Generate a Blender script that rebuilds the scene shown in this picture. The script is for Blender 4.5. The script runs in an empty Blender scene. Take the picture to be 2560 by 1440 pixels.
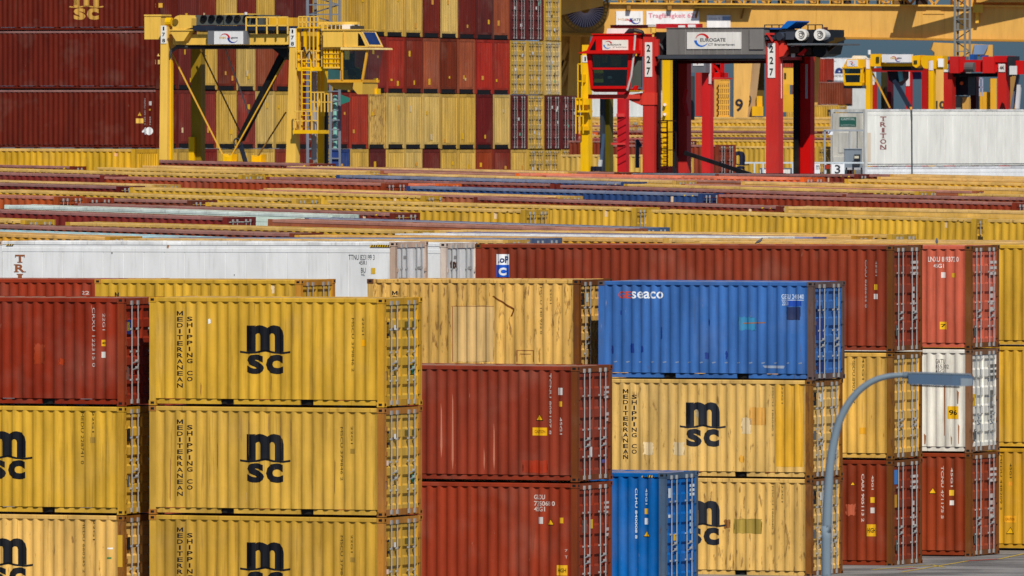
import bpy, bmesh, math, random
from mathutils import Vector, Matrix
random.seed(7)
SC = bpy.context.scene
COL = SC.collection
PI = math.pi
# ---------------------------------------------------------------- camera model (pixels of a 2560 x 1440 frame)
F, CX, CY, YH, CAMH = 28444.4, 1280.0, 720.0, 300.0, 12.0
PHI = math.atan((CY - YH) / F)
TH = math.radians(21.5)
CT, ST = math.cos(TH), math.sin(TH)
def P(px, py, s):
    """point seen at pixel px,py where one metre measures s pixels"""
    D = F / s; X = (px - CX) / s; v = -(py - CY) / s
    return Vector((X, D*math.cos(PHI) + v*math.sin(PHI), CAMH - D*math.sin(PHI) + v*math.cos(PHI)))
def ground_z(y):
    if y < 300: return 0.0
    return -0.4*min(1.0, (y-300)/33.0)
# ---------------------------------------------------------------- colours
def lin(c):
    c = c/255.0
    return c/12.92 if c <= 0.04045 else ((c+0.055)/1.055)**2.4
GAIN = 1.0
def rgb(c, rust=0.1, jit=0.0):
    j = 1 + random.uniform(-jit, jit)
    if c[0]>1.5*c[2] and c[1]<90: c=(c[0]*.96,c[1]*1.04,c[2]*.76)
    return tuple(min(0.85, lin(v)*GAIN*j) for v in c) + (rust,)
Y=(203,159,50); YP=(212,168,84); Y2=(206,150,48); YB=(216,172,92); YF=(208,168,80)
R=(138,46,34); RB=(122,42,40); RB2=(120,50,40); CR=(122,38,46); DR=(96,20,24); RP=(160,84,78); OR=(176,74,42); OR2=(158,58,40)
ORANGE=(232,104,36); SAL=(198,96,72); BR=(190,42,46); BK=(24,26,44); BLD=(40,66,112); BL=(56,102,166); BL2=(0,94,170); BLG=(82,102,138); PURP=(98,96,140)
W=(226,226,222); WC=(228,224,212); MINT=(196,212,200); CYAN=(160,208,216); MAR=(98,36,40); GREY=(112,112,112); STEEL=(150,156,162)
RUST=(112,62,34); BLACK=(14,15,18); CY_=(232,186,70); CYD=(238,178,10); CRED=(206,30,34)
# ---------------------------------------------------------------- materials
def mat(name):
    m = bpy.data.materials.new(name); m.use_nodes = True
    return m, m.node_tree.nodes, m.node_tree.links, m.node_tree.nodes['Principled BSDF']
def paint_material(name, dirt, rough, bump):
    m, N, Lk, B = mat(name)
    oi = N.new('ShaderNodeObjectInfo'); tc = N.new('ShaderNodeTexCoord')
    rnd = N.new('ShaderNodeMath'); rnd.operation = 'MULTIPLY'; rnd.inputs[1].default_value = 83.0
    Lk.new(oi.outputs['Random'], rnd.inputs[0])
    def noise(sc, scale, detail):
        mp = N.new('ShaderNodeMapping'); mp.inputs['Scale'].default_value = sc
        Lk.new(tc.outputs['Object'], mp.inputs['Vector'])
        ad = N.new('ShaderNodeVectorMath'); ad.operation = 'ADD'
        Lk.new(mp.outputs[0], ad.inputs[0]); Lk.new(rnd.outputs[0], ad.inputs[1])
        n = N.new('ShaderNodeTexNoise'); n.inputs['Scale'].default_value = scale; n.inputs['Detail'].default_value = detail
        n.inputs['Roughness'].default_value = 0.62
        Lk.new(ad.outputs[0], n.inputs['Vector'])
        return n.outputs['Fac']
    def rng(src, a, b, c, d):
        r = N.new('ShaderNodeMapRange'); r.inputs[1].default_value = a; r.inputs[2].default_value = b
        r.inputs[3].default_value = c; r.inputs[4].default_value = d
        Lk.new(src, r.inputs[0]); return r
    def mix(fac, a, b, mode='MIX'):
        x = N.new('ShaderNodeMixRGB'); x.blend_type = mode
        for i, v in ((0, fac), (1, a), (2, b)):
            if hasattr(v, 'default_value'): Lk.new(v, x.inputs[i])
            else: x.inputs[i].default_value = v
        return x.outputs[0]
    big = rng(noise((1,1,.22), 1.4, 4), .3, .7, 1-dirt*.35, 1+dirt*.22).outputs[0]
    c = mix(1.0, oi.outputs['Color'], (1,1,1,1), 'MULTIPLY')
    hsv = N.new('ShaderNodeHueSaturation'); Lk.new(big, hsv.inputs['Value']); Lk.new(c, hsv.inputs['Color'])
    c = hsv.outputs[0]
    # chalky fading
    c = mix(rng(noise((.5,.5,.5), 1.1, 3), .52, .75, 0, dirt*.08).outputs[0], c, (.55,.47,.36,1))
    # vertical run-off streaks
    c = mix(rng(noise((7,7,.35), 1.6, 5), .56, .78, 0, dirt*.62).outputs[0], c, (.06,.035,.02,1))
    # pale scuffs and scratches
    c = mix(rng(noise((2.2,2.2,.5), 4.5, 6), .69, .75, 0, dirt*.34).outputs[0], c, (.55,.40,.28,1))
    # rust, as much as the object's alpha says
    nz = noise((6.2,6.2,1.5), 1.6, 10)
    lo = N.new('ShaderNodeMath'); lo.operation = 'MULTIPLY_ADD'; lo.inputs[1].default_value = -.29; lo.inputs[2].default_value = .74
    Lk.new(oi.outputs['Alpha'], lo.inputs[0])
    hi = N.new('ShaderNodeMath'); hi.operation = 'ADD'; hi.inputs[1].default_value = .085; Lk.new(lo.outputs[0], hi.inputs[0])
    rr = N.new('ShaderNodeMapRange'); Lk.new(nz, rr.inputs[0]); Lk.new(lo.outputs[0], rr.inputs[1]); Lk.new(hi.outputs[0], rr.inputs[2])
    rr.inputs[4].default_value = min(1.0, dirt*.74)
    c = mix(rr.outputs[0], c, (.115,.042,.016,1))
    Lk.new(c, B.inputs['Base Color'])
    B.inputs['Roughness'].default_value = rough; B.inputs['Specular IOR Level'].default_value = .13
    bp = N.new('ShaderNodeBump'); bp.inputs['Strength'].default_value = bump; bp.inputs['Distance'].default_value = .03
    Lk.new(noise((1,1,1), 1.6, 4), bp.inputs['Height']); Lk.new(bp.outputs[0], B.inputs['Normal'])
    return m
PAINT = paint_material('weathered_container_paint', .9, .6, .5)
CLEAN = paint_material('machine_paint', .42, .46, .08)
def plain(name, col, rough=.5, metal=0.0, spec=.3):
    m, N, Lk, B = mat(name)
    n = N.new('ShaderNodeTexNoise'); n.inputs['Scale'].default_value = 3.0; n.inputs['Detail'].default_value = 6
    tc = N.new('ShaderNodeTexCoord'); Lk.new(tc.outputs['Object'], n.inputs['Vector'])
    r = N.new('ShaderNodeMapRange'); r.inputs[1].default_value=.3; r.inputs[2].default_value=.7; r.inputs[3].default_value=.78; r.inputs[4].default_value=1.15
    Lk.new(n.outputs['Fac'], r.inputs[0])
    x = N.new('ShaderNodeMixRGB'); x.blend_type='MULTIPLY'; x.inputs[0].default_value=1; x.inputs[1].default_value=(*[lin(v) for v in col],1)
    Lk.new(r.outputs[0], x.inputs[2]); Lk.new(x.outputs[0], B.inputs['Base Color'])
    B.inputs['Roughness'].default_value=rough; B.inputs['Metallic'].default_value=metal; B.inputs['Specular IOR Level'].default_value=spec
    return m
GALV = plain('galvanised_steel', (164,166,166), .5, .2)
DARK = plain('opening_shade_black', (16,16,18), .7)  # black fills pockets, tunnels and casting holes in place of their shade
GLASS, gN, gL, gB = mat('tinted_cab_glass')
_t = gN.new('ShaderNodeBsdfTransparent'); _t.inputs[0].default_value = (.46,.56,.57,1)
_g = gN.new('ShaderNodeBsdfGlossy'); _g.inputs['Roughness'].default_value = .03; _g.inputs[0].default_value=(.8,.9,.95,1)
_m = gN.new('ShaderNodeMixShader'); _m.inputs[0].default_value = .10
gL.new(_t.outputs[0], _m.inputs[1]); gL.new(_g.outputs[0], _m.inputs[2]); gL.new(_m.outputs[0], gN['Material Output'].inputs[0])
# ---------------------------------------------------------------- mesh builder
class MB:
    def __init__(s): s.v=[]; s.f=[]; s.m=[]
    def add(s, vs, fs, mi=0):
        b=len(s.v); s.v += [tuple(p) for p in vs]; s.f += [tuple(b+i for i in f) for f in fs]; s.m += [mi]*len(fs); return s
    def box(s, x0,x1,y0,y1,z0,z1, mi=0):
        if x0>x1: x0,x1=x1,x0
        if y0>y1: y0,y1=y1,y0
        if z0>z1: z0,z1=z1,z0
        return s.add([(x0,y0,z0),(x1,y0,z0),(x1,y1,z0),(x0,y1,z0),(x0,y0,z1),(x1,y0,z1),(x1,y1,z1),(x0,y1,z1)],
              [(0,3,2,1),(4,5,6,7),(0,1,5,4),(1,2,6,5),(2,3,7,6),(3,0,4,7)], mi)
    def prism(s, poly, y0, y1, mi=0):          # polygon in x,z drawn out along y
        n=len(poly)
        vs=[(x,y0,z) for x,z in poly]+[(x,y1,z) for x,z in poly]
        return s.add(vs, [tuple(range(n)), tuple(range(2*n-1,n-1,-1))]+[(i,(i+1)%n,n+(i+1)%n,n+i) for i in range(n)], mi)
    def bar(s, p0, p1, w, d=None, mi=0):       # square bar from p0 to p1
        p0=Vector(p0); p1=Vector(p1); d=d or w
        a=(p1-p0).normalized(); q=Vector((0,1,0)) if abs(a.y)<.9 else Vector((1,0,0))
        b=a.cross(q).normalized()*(w/2); c=a.cross(b).normalized()*(d/2)
        vs=[p+e for p in (p0,p1) for e in (b+c,b-c,-b-c,-b+c)]
        return s.add(vs, [(0,1,2,3),(7,6,5,4)]+[(i,(i+1)%4,4+(i+1)%4,4+i) for i in range(4)], mi)
    def tube(s, p0, p1, r, n=8, r1=None, mi=0):
        p0=Vector(p0); p1=Vector(p1); r1 = r if r1 is None else r1
        a=(p1-p0).normalized(); q=Vector((0,0,1)) if abs(a.z)<.9 else Vector((1,0,0))
        b=a.cross(q).normalized(); c=a.cross(b)
        vs=[p+(b*math.cos(t)+c*math.sin(t))*rr for p,rr in ((p0,r),(p1,r1)) for t in [2*PI*i/n for i in range(n)]]
        return s.add(vs, [tuple(range(n)), tuple(range(2*n-1,n-1,-1))]+[(i,(i+1)%n,n+(i+1)%n,n+i) for i in range(n)], mi)
    def sweep(s, pts, rad, n=16):
        pts=[Vector(p) for p in pts]; rings=[]
        for i,p in enumerate(pts):
            a=(pts[min(i+1,len(pts)-1)]-pts[max(i-1,0)]).normalized(); b=Vector((0,1,0)); c=a.cross(b).normalized()
            rings.append([p+(b*math.cos(2*PI*k/n)+c*math.sin(2*PI*k/n))*rad(i) for k in range(n)])
        fs=[tuple(range(n)),tuple(range(len(pts)*n-1,len(pts)*n-n-1,-1))]
        for i in range(len(pts)-1): fs+=[(i*n+k,i*n+(k+1)%n,(i+1)*n+(k+1)%n,(i+1)*n+k) for k in range(n)]
        return s.add([q for r in rings for q in r],fs)
    def pipe(s, pts, r, n=8):
        for a,b in zip(pts,pts[1:]): s.tube(a,b,r,n)
        return s
    def ring(s, cx, cz, r0, r1, y0, y1, n=32, a0=0.0, a1=2*PI, mi=0):
        for i in range(n):
            t=a0+(a1-a0)*i/n; u=a0+(a1-a0)*(i+1)/n
            q=[(cx+r*math.cos(k), cz+r*math.sin(k)) for r,k in ((r0,t),(r1,t),(r1,u),(r0,u))]
            s.prism(q,y0,y1,mi)
        return s
    def mesh(s, name, mats=(PAINT,)):
        me=bpy.data.meshes.new(name); me.from_pydata(s.v,[],s.f)
        for m in mats: me.materials.append(m)
        if any(s.m): me.polygons.foreach_set('material_index', s.m)
        me.update(); return me
    def build(s, name, parent=None, color=None, mats=(PAINT,), smooth=False):
        me=s.mesh(name,mats)
        if smooth: me.polygons.foreach_set('use_smooth',[True]*len(me.polygons))
        return inst(name, me, parent, color)
def inst(name, me, parent=None, color=None, loc=(0,0,0), rz=0.0):
    o=bpy.data.objects.new(name, me); COL.objects.link(o)
    if parent: o.parent=parent
    o.location=loc; o.rotation_euler=(0,0,rz)
    if color: o.color=color if len(color)==4 else rgb(color)
    return o
def thing(name, label, cat, loc=(0,0,0), rot=(0,0,0), group=None):
    o=bpy.data.objects.new(name,None); COL.objects.link(o); o.empty_display_size=.3
    o.location=loc; o.rotation_euler=rot; o['label']=label; o['category']=cat
    if group: o['group']=group
    return o
# ---------------------------------------------------------------- lettering
_tc={}
def glyphs(t, bold):
    if 'M' in t and len(t)>1: bold=0.0
    k=(t,bold)
    if k in _tc: return _tc[k]
    if t=='M':                                  # a heavy capital built by hand
        q=[[(0,0),(.24,0),(.24,1),(0,1)],[(.76,0),(1,0),(1,1),(.76,1)],[(.24,1),(.24,.62),(.5,0.02),(.5,.42)],[(.5,.42),(.5,.02),(.76,.62),(.76,1)]]
        _tc[k]=([p for a in q for p in a],[tuple(range(4*i,4*i+4)) for i in range(4)],1.1); return _tc[k]
    cu=bpy.data.curves.new('t','FONT'); cu.body=t; cu.size=1.0; cu.offset=bold; cu.resolution_u=3
    ob=bpy.data.objects.new('t',cu); COL.objects.link(ob)
    dg=bpy.context.evaluated_depsgraph_get(); dg.update()
    me=bpy.data.meshes.new_from_object(ob.evaluated_get(dg))
    vs=[(v.co.x,v.co.y) for v in me.vertices]; fs=[tuple(p.vertices) for p in me.polygons]
    bpy.data.objects.remove(ob); bpy.data.curves.remove(cu); bpy.data.meshes.remove(me)
    x0=min(v[0] for v in vs); x1=max(v[0] for v in vs); z0=min(v[1] for v in vs); z1=max(v[1] for v in vs)
    _tc[k]=([((a-x0)/(x1-x0),(b-z0)/(z1-z0)) for a,b in vs],fs,(x1-x0)/(z1-z0))
    return _tc[k]
class Flat:
    """2-d shapes (x right, z up) gathered for one decal"""
    def __init__(s): s.v=[]; s.f=[]
    def text(s, t, x0,x1,z0,z1, bold=0.0):
        vs,fs,_=glyphs(t,bold); b=len(s.v)
        s.v += [(x0+a*(x1-x0), z0+c*(z1-z0)) for a,c in vs]; s.f += [tuple(b+i for i in f) for f in fs]; return s
    def poly(s, pts):
        b=len(s.v); s.v += list(pts); s.f.append(tuple(range(b,b+len(pts)))); return s
    def rect(s, x0,x1,z0,z1): return s.poly([(x0,z0),(x1,z0),(x1,z1),(x0,z1)])
    def stack(s, t, cx, z1, w, h, gap, bold=.02):           # letters one under another
        n=len(t)
        for i,ch in enumerate(t):
            if ch==' ': continue
            zz=z1-i*(h+gap); ww=w*(.3 if ch=='I' else (1.1 if ch=='M' else 1.0))
            s.text(ch, cx-ww/2, cx+ww/2, zz-h, zz, bold)
        return s
    def down(s, t, x0, x1, z0, z1, bold=.0):                # a line of writing turned to run downwards
        vs,fs,_=glyphs(t,bold); b=len(s.v)
        s.v += [(x0+c*(x1-x0), z1-a*(z1-z0)) for a,c in vs]; s.f += [tuple(b+i for i in f) for f in fs]; return s
    def arc(s, cx, cz, rx, rz, a0, a1, w0, w1, n=14):
        for i in range(n):
            q=[]
            for k in (i,i+1):
                t=a0+(a1-a0)*k/n; w=w0+(w1-w0)*k/n
                q.append((t,w))
            (t,w),(u,x)=q
            s.poly([(cx+(rx-w)*math.cos(t),cz+(rz-w)*math.sin(t)),(cx+(rx+w)*math.cos(t),cz+(rz+w)*math.sin(t)),
                    (cx+(rx+x)*math.cos(u),cz+(rz+x)*math.sin(u)),(cx+(rx-x)*math.cos(u),cz+(rz-x)*math.sin(u))])
        return s
    def mesh(s, name, yf, cuts=(), material=None, thick=0):
        bm=bmesh.new(); vs=[bm.verts.new((a,0,c)) for a,c in s.v]
        for f in s.f:
            try: bm.faces.new([vs[i] for i in f])
            except ValueError: pass
        bmesh.ops.triangulate(bm, faces=bm.faces[:])
        for c in cuts:
            bmesh.ops.bisect_plane(bm, geom=bm.verts[:]+bm.edges[:]+bm.faces[:], plane_co=(c,0,0), plane_no=(1,0,0), dist=1e-5)
        for v in bm.verts: v.co.y = yf(v.co.x) if callable(yf) else yf
        me=bpy.data.meshes.new(name); bm.to_mesh(me); bm.free(); me.materials.append(material or CLEAN); return me
# ---------------------------------------------------------------- container kit
WID=2.438; HW=WID/2; POST=.16; TOPR=.10; BOTR=.15
LEN={20:6.058, 40:12.192}; STD,HC=2.591,2.896
def corr_points(L):
    span=L-2*POST; n=max(4,round(span/.278)); p=span/n; x=-L/2+POST; out=[]
    for i in range(n):
        a=x+i*p
        out += [(a+p*t,d) for t,d in ((0,.008),(.17,.008),(.26,.014),(.40,.045),(.48,.055),(.68,.055),(.77,.046),(.91,.014))]
    out.append((L/2-POST,.008))
    return out
def corr_y(L):
    pts=corr_points(L)
    def f(x):
        for (a,ya),(b,yb) in zip(pts,pts[1:]):
            if a<=x<=b: return -HW+ya+(yb-ya)*(x-a)/(b-a)-.004
        return -HW-.004
    return f, [p[0] for p in pts]
_mc={}
def cached(fn):
    def g(*a):
        k=(fn.__name__,)+a
        if k not in _mc: _mc[k]=fn(*a)
        return _mc[k]
    return g
@cached
def m_side(L,Hh):
    b=MB(); pts=corr_points(L); z0,z1=BOTR+.018,Hh-TOPR+.01
    vs=[(x,-HW+y,z0) for x,y in pts]+[(x,-HW+y,z1) for x,y in pts]; n=len(pts)
    me=b.add(vs,[(i,i+1,n+i+1,n+i) for i in range(n-1)]).mesh('side_panel'); me.polygons.foreach_set('use_smooth',[True]*len(me.polygons)); return me
@cached
def m_smooth(L,Hh,clean):
    b=MB(); z0,z1=BOTR-.01,Hh-.30; n=round((L-2*POST)/.62); p=(L-2*POST)/n; pts=[]
    for i in range(n):
        a=-L/2+POST+i*p; pts += [(a,.03),(a+.012,.018),(a+p-.012,.018)]
    pts.append((L/2-POST,.03)); m=len(pts)
    vs=[(x,-HW+y,z0) for x,y in pts]+[(x,-HW+y,z1) for x,y in pts]
    b.add(vs,[(i,i+1,m+i+1,m+i) for i in range(m-1)])
    b.box(-L/2+POST,L/2-POST,-HW+.008,-HW+.04,Hh-.30,Hh-.2); b.box(-L/2+POST,L/2-POST,-HW+.02,-HW+.04,Hh-.2,Hh-TOPR+.01)
    return b.mesh('side_panel',(CLEAN if clean else PAINT,))
@cached
def m_roof(L,Hh):
    b=MB(); n=round(L/.55); pts=[]
    for i in range(n):
        a=-L/2+.05+(L-.1)*i/n; p=(L-.1)/n
        pts += [(a,0),(a+p*.35,0),(a+p*.45,-.018),(a+p*.9,-.018)]
    pts.append((L/2-.05,0)); m=len(pts)
    vs=[(x,-HW+.05,Hh-.012+z) for x,z in pts]+[(x,HW-.05,Hh-.012+z) for x,z in pts]
    return b.add(vs,[(i,i+1,m+i+1,m+i) for i in range(m-1)]).mesh('roof_panel')
@cached
def m_end(Hh):                                   # corrugated blank end, at x = 0, facing +x
    b=MB(); pts=[]; n=9; w=WID-2*POST; p=w/n
    for i in range(n):
        a=-w/2+i*p; pts += [(a,-.02),(a+p*.62,-.02),(a+p*.76,-.045),(a+p*.88,-.045)]
    pts.append((w/2,-.02)); m=len(pts); z0,z1=.33,Hh-.12
    vs=[(x,y,z0) for y,x in pts]+[(x,y,z1) for y,x in pts]
    b.add(vs,[(i,i+1,m+i+1,m+i) for i in range(m-1)])
    return b.mesh('end_panel')
@cached
def m_tunnel():
    b=MB(); b.prism([(0,0),(1,0),(1,1),(0,1)],0,1)
    b=MB(); w=WID/2-POST-.04
    b.add([(-.03,-w,.0),(-.03,w,.0),(-.03,w-.10,.22),(-.03,-w+.10,.22),(-.9,-w,.0),(-.9,w,.0),(-.9,w-.10,.22),(-.9,-w+.10,.22)],
          [(0,1,2,3),(0,1,5,4),(1,2,6,5),(2,3,7,6),(3,0,4,7)])
    return b.mesh('gooseneck_tunnel',(DARK,))
@cached
def m_tunnel_sides():
    b=MB(); w=WID/2-POST-.04
    for s in (-1,1): b.box(-.10,-.015,s*w,s*(WID/2-POST),.0,.22)
    b.box(-.10,-.015,-(WID/2-POST),WID/2-POST,.22,.335)
    return b.mesh('end_sill')
@cached
def m_door(Hh):                                  # one leaf, hinge side at y = -w/2, face towards +x
    w=HW-POST-.01; z0,z1=.17,Hh-.17; pts=[]; n=5; h=(z1-z0)/n
    pts.append((z0,.0))
    for i in range(n):
        a=z0+h*i
        pts += [(a+h*.20,0),(a+h*.30,-.05),(a+h*.70,-.05),(a+h*.80,0)]
    pts.append((z1,0)); m=len(pts); b=MB()
    vs=[(x,-w/2,z) for z,x in pts]+[(x,w/2,z) for z,x in pts]
    b.add(vs,[(i,m+i,m+i+1,i+1) for i in range(m-1)])
    b.box(-.06,-.055,-w/2,w/2,z0,z1)
    b.box(-.05,.006,-w/2,-w/2+.035,z0,z1); b.box(-.05,.006,w/2-.035,w/2,z0,z1)
    return b.mesh('door')
@cached
def m_reefer_door(Hh):
    w=HW-POST-.01; z0,z1=.17,Hh-.17; b=MB()
    b.box(-.06,0,-w/2,w/2,z0,z1)
    return b.mesh('door')
@cached
def m_rod(Hh):
    b=MB(); b.tube((.045,0,.06),(.045,0,Hh-.07),.0165,6)
    for z in (.1,Hh-.12): b.box(.0,.065,-.035,.035,z-.05,z+.05)
    for z in (.62,1.3,Hh-.75): b.box(.0,.06,-.025,.025,z-.022,z+.022)
    return b.mesh('locking_bar',(GALV,))
@cached
def m_handle():
    b=MB(); b.bar((.06,-.02,0),(.06,.34,.05),.022); b.box(.0,.07,.29,.35,.01,.08); return b.mesh('door_handle',(GALV,))
@cached
def m_hinges(Hh):
    b=MB()
    for z in (.32,.9,1.5,2.1): b.box(0,.03,-.05,.05,z-.05,z+.05)
    b.tube((.012,0,.2),(.012,0,2.2),.011,5)
    return b.mesh('hinge')
@cached
def m_post(Hh): return MB().box(-POST/2,POST/2,-POST/2,POST/2,.12,Hh-.12).mesh('corner_post')
@cached
def m_cast():
    b=MB(); a=.092; b.box(-a,a,-a,a,-.06,.06)
    for sx in (-1,1):
        b.add([(sx*(a+.002),y*.045,z*.03) for y,z in ((-1,-1),(1,-1),(1,1),(-1,1))],[(0,1,2,3)],1)
        b.add([(y*.045,sx*(a+.002),z*.03) for y,z in ((-1,-1),(1,-1),(1,1),(-1,1))],[(0,1,2,3)],1)
    return b.mesh('corner_casting',(PAINT,DARK))
@cached
def m_toprail(L,Hh): 
    b=MB(); y=-HW
    b.prism([(0,0),(1,0),(1,1)],0,1); b=MB()
    z0,z1=Hh-TOPR,Hh-.004; x0,x1=-L/2+POST,L/2-POST
    prof=[(y+.004,z0),(y+.004,z1-.02),(y+.02,z1),(y+.07,z1),(y+.07,z0)]; n=5
    vs=[(x0,a,c) for a,c in prof]+[(x1,a,c) for a,c in prof]
    return b.add(vs,[tuple(range(n)),tuple(range(2*n-1,n-1,-1))]+[(i,(i+1)%n,n+(i+1)%n,n+i) for i in range(n)]).mesh('top_rail')
@cached
def m_botrail(L,Hh,fork):
    b=MB(); x0,x1=-L/2+POST,L/2-POST; y0,y1=-HW+.06,-HW+.13
    if not fork: return b.box(x0,x1,y0,y1,.04,BOTR).mesh('bottom_rail')
    xs=[x0,-1.2,-.86,.86,1.2,x1]
    for i in (0,2,4): b.box(xs[i],xs[i+1],y0,y1,.04,BOTR)
    return b.mesh('bottom_rail')
@cached
def m_pocket(): return MB().box(-.168,.168,-HW+.12,-HW+.9,.04,BOTR-.004).mesh('forklift_pocket',(DARK,))
@cached
def m_crossbar(name): return MB().box(-.12,-.012,-HW+POST,HW-POST,0,.15).mesh(name)
@cached
def m_frame(L,Hh,end):                           # rails, posts and end beams of a far container, one welded piece in look
    b=MB()
    for sx in (-1,1):
        for sy in (-1,1):
            b.box(sx*L/2,sx*(L/2-POST),sy*HW,sy*(HW-POST),0,Hh)
        b.box(sx*(L/2-.012),sx*(L/2-.12),-HW+POST,HW-POST,Hh-.15,Hh-.01)
        if not(end=='blank' and sx==1): b.box(sx*(L/2-.012),sx*(L/2-.12),-HW+POST,HW-POST,.02,.16)
    for sy in (-1,1):
        if sy==1: b.box(-L/2+POST,L/2-POST,sy*(HW-.004),sy*(HW-.08),Hh-TOPR,Hh-.004)
        b.box(-L/2+POST,L/2-POST,sy*(HW-.06),sy*(HW-.13),.04,BOTR)
    return b.mesh('frame')
_ry={}
def profile(L,smooth):
    k=(L,smooth)
    if k not in _ry: _ry[k]=(lambda x:-HW+.010,[]) if smooth else corr_y(L)
    return _ry[k]
class Cont: pass
def container(xr,py,s,ln,hh,color,label,slope=None,smooth=False,end='door',lod=1,rust=.15,post=None,group=None,zoff=0.0,
              cat='shipping container',name='shipping_container',yaw=None,fork=None,left=False,jit=.05):
    """xr,py: pixel of the upper corner between the long side and the visible end (s pixels per metre there)"""
    L=LEN[ln]; Hh=hh; yaw=-TH if yaw is None else yaw
    nat=(py-YH)*math.tan(TH)/F
    a=0.0 if slope is None else math.atan((slope-nat)*CT)
    rot=Matrix.Rotation(yaw,3,'Z') @ Matrix.Rotation(a,3,'Y')
    anchor=Vector((L/2*(-1 if left else 1),-HW,Hh))
    loc=P(xr,py,s)-rot@anchor; loc.z += zoff
    t=thing(name,label,cat,loc,(0,a,yaw),group)
    C=Cont(); C.o=t; C.L=L; C.H=Hh; C.xr=xr; C.py=py+(-zoff)*s; C.s=s; C.smooth=smooth
    tt=(xr-CX)/F; C.kx=s*(CT+tt*ST); C.ky=s*(ST-tt*CT)
    col=rgb(color,rust,jit); C.col=col
    if post is None: pc=tuple(col[i]*.72+lin(RUST[i])*.28 for i in range(3))+(min(.9,rust+.12),)
    else: pc=rgb(post,min(.95,rust+.3),.04)
    side=m_smooth(L,Hh,min(color[:3])>185) if smooth else m_side(L,Hh)
    C.side=inst('side_panel',side,t,col)
    if lod==2: inst('side_panel',side,t,col,rz=PI)
    inst('roof_panel',m_roof(L,Hh),t,tuple(col[i]*.6+(.5,.38,.24)[i]*.4 for i in range(3))+(rust,))  # roof colour mixed paler to carry the sun falling on it
    sx=L/2; w=HW-POST-.01
    C.doors=[]
    if lod==2:
        for ax in (-1,1):
            for ay in (-1,1):
                inst('corner_post',m_post(Hh),t,pc if ax==1 else col,(ax*(L/2-POST/2),ay*(HW-POST/2),0))
                for z in (.06,Hh-.06): inst('corner_casting',m_cast(),t,pc,(ax*(L/2-POST/2),ay*(HW-POST/2),z))
        for r in (0,PI):
            inst('top_rail',m_toprail(L,Hh),t,col,rz=r)
            br=inst('bottom_rail',m_botrail(L,Hh,bool(ln==20 if fork is None else fork)),t,col,rz=r)
            if (ln==20 if fork is None else fork) and r==0:
                for x in (-1.03,1.03): inst('forklift_pocket',m_pocket(),br,None,(x,0,0))
        inst('end_panel',m_end(Hh),t,col,(-sx,0,0),PI); inst('end_sill',m_crossbar('end_sill'),t,col,(-sx,0,.17),PI)
        inst('door_header',m_crossbar('door_header'),t,pc,(sx,0,Hh-.16)); inst('door_sill',m_crossbar('door_sill'),t,pc,(sx,0,.02))
    else:
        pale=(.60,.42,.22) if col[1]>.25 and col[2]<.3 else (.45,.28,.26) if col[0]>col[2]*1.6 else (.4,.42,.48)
        rc=tuple(col[i]*.6+pale[i]*.4 for i in range(3))+(rust,)  # rail colour lightened to stand in for its sunlit top
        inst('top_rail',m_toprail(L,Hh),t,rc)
        inst('frame',m_frame(L,Hh,end),t,tuple(col[i]*.9 for i in range(3))+(min(.9,rust+.1),))
    if end in('door','plain'):
        dm=m_reefer_door(Hh) if smooth else m_door(Hh)
        for sy in (-1,1):
            d=inst('door',dm,t,col,(sx-.035,sy*(w/2+.005),0),0 if sy<0 else 0)
            C.doors.append(d)
            if end=='door':
                for yy in (-.21,.16) if sy<0 else (-.16,.21):
                    inst('locking_bar',m_rod(Hh),d,None,(.0,yy,0))
                if lod==2:
                    inst('door_handle',m_handle(),d,None,(.0,-.2 if sy<0 else -.14,1.02)); inst('door_handle',m_handle(),d,None,(.0,-.2 if sy<0 else -.14,.86))
                    inst('hinge',m_hinges(Hh),d,pc,(.02,sy*w/2*-1 if sy<0 else w/2,0)) if sy>0 else inst('hinge',m_hinges(Hh),d,pc,(.02,-w/2,0))
    elif end=='blank':
        inst('end_panel',m_end(Hh),t,col,(sx,0,0)); inst('end_sill',m_tunnel_sides(),t,col,(sx,0,0)); inst('gooseneck_tunnel',m_tunnel(),t,None,(sx,0,0))
    return C
def lx(C,px): return C.L/2-(C.xr-px)/C.kx
def lz(C,py): return C.H-(py-C.py)/C.s
def put(C,name,flat,color,material=None,lift=0.0,label=None):
    f,cuts=profile(C.L,C.smooth)
    xs=[v[0] for v in flat.v]; cuts=[c for c in cuts if min(xs)<c<max(xs)]
    me=flat.mesh(name,(lambda x:f(x)-lift),cuts,material)
    o=inst(name,me,C.o,color if len(color)==4 else rgb(color,0.0))
    if label: o['label']=label
    return o
class PF(Flat):
    """Flat whose inputs are photo pixels on the long side of container C"""
    def __init__(s,C): super().__init__(); s.C=C
    def T(s,t,x0,x1,y0,y1,b=0.0): return s.text(t,lx(s.C,x0),lx(s.C,x1),lz(s.C,y1),lz(s.C,y0),b)
    def R(s,x0,x1,y0,y1): return s.rect(lx(s.C,x0),lx(s.C,x1),lz(s.C,y1),lz(s.C,y0))
    def G(s,pts): return s.poly([(lx(s.C,a),lz(s.C,b)) for a,b in pts])
    def S(s,t,cx,y0,w,h,g,b=.024): return s.stack(t,lx(s.C,cx),lz(s.C,y0),w/s.C.kx,h/s.C.s,g/s.C.s,b)
    def D(s,t,x0,x1,y0,y1,b=0.0): return s.down(t,lx(s.C,x0),lx(s.C,x1),lz(s.C,y1),lz(s.C,y0),b)
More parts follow.
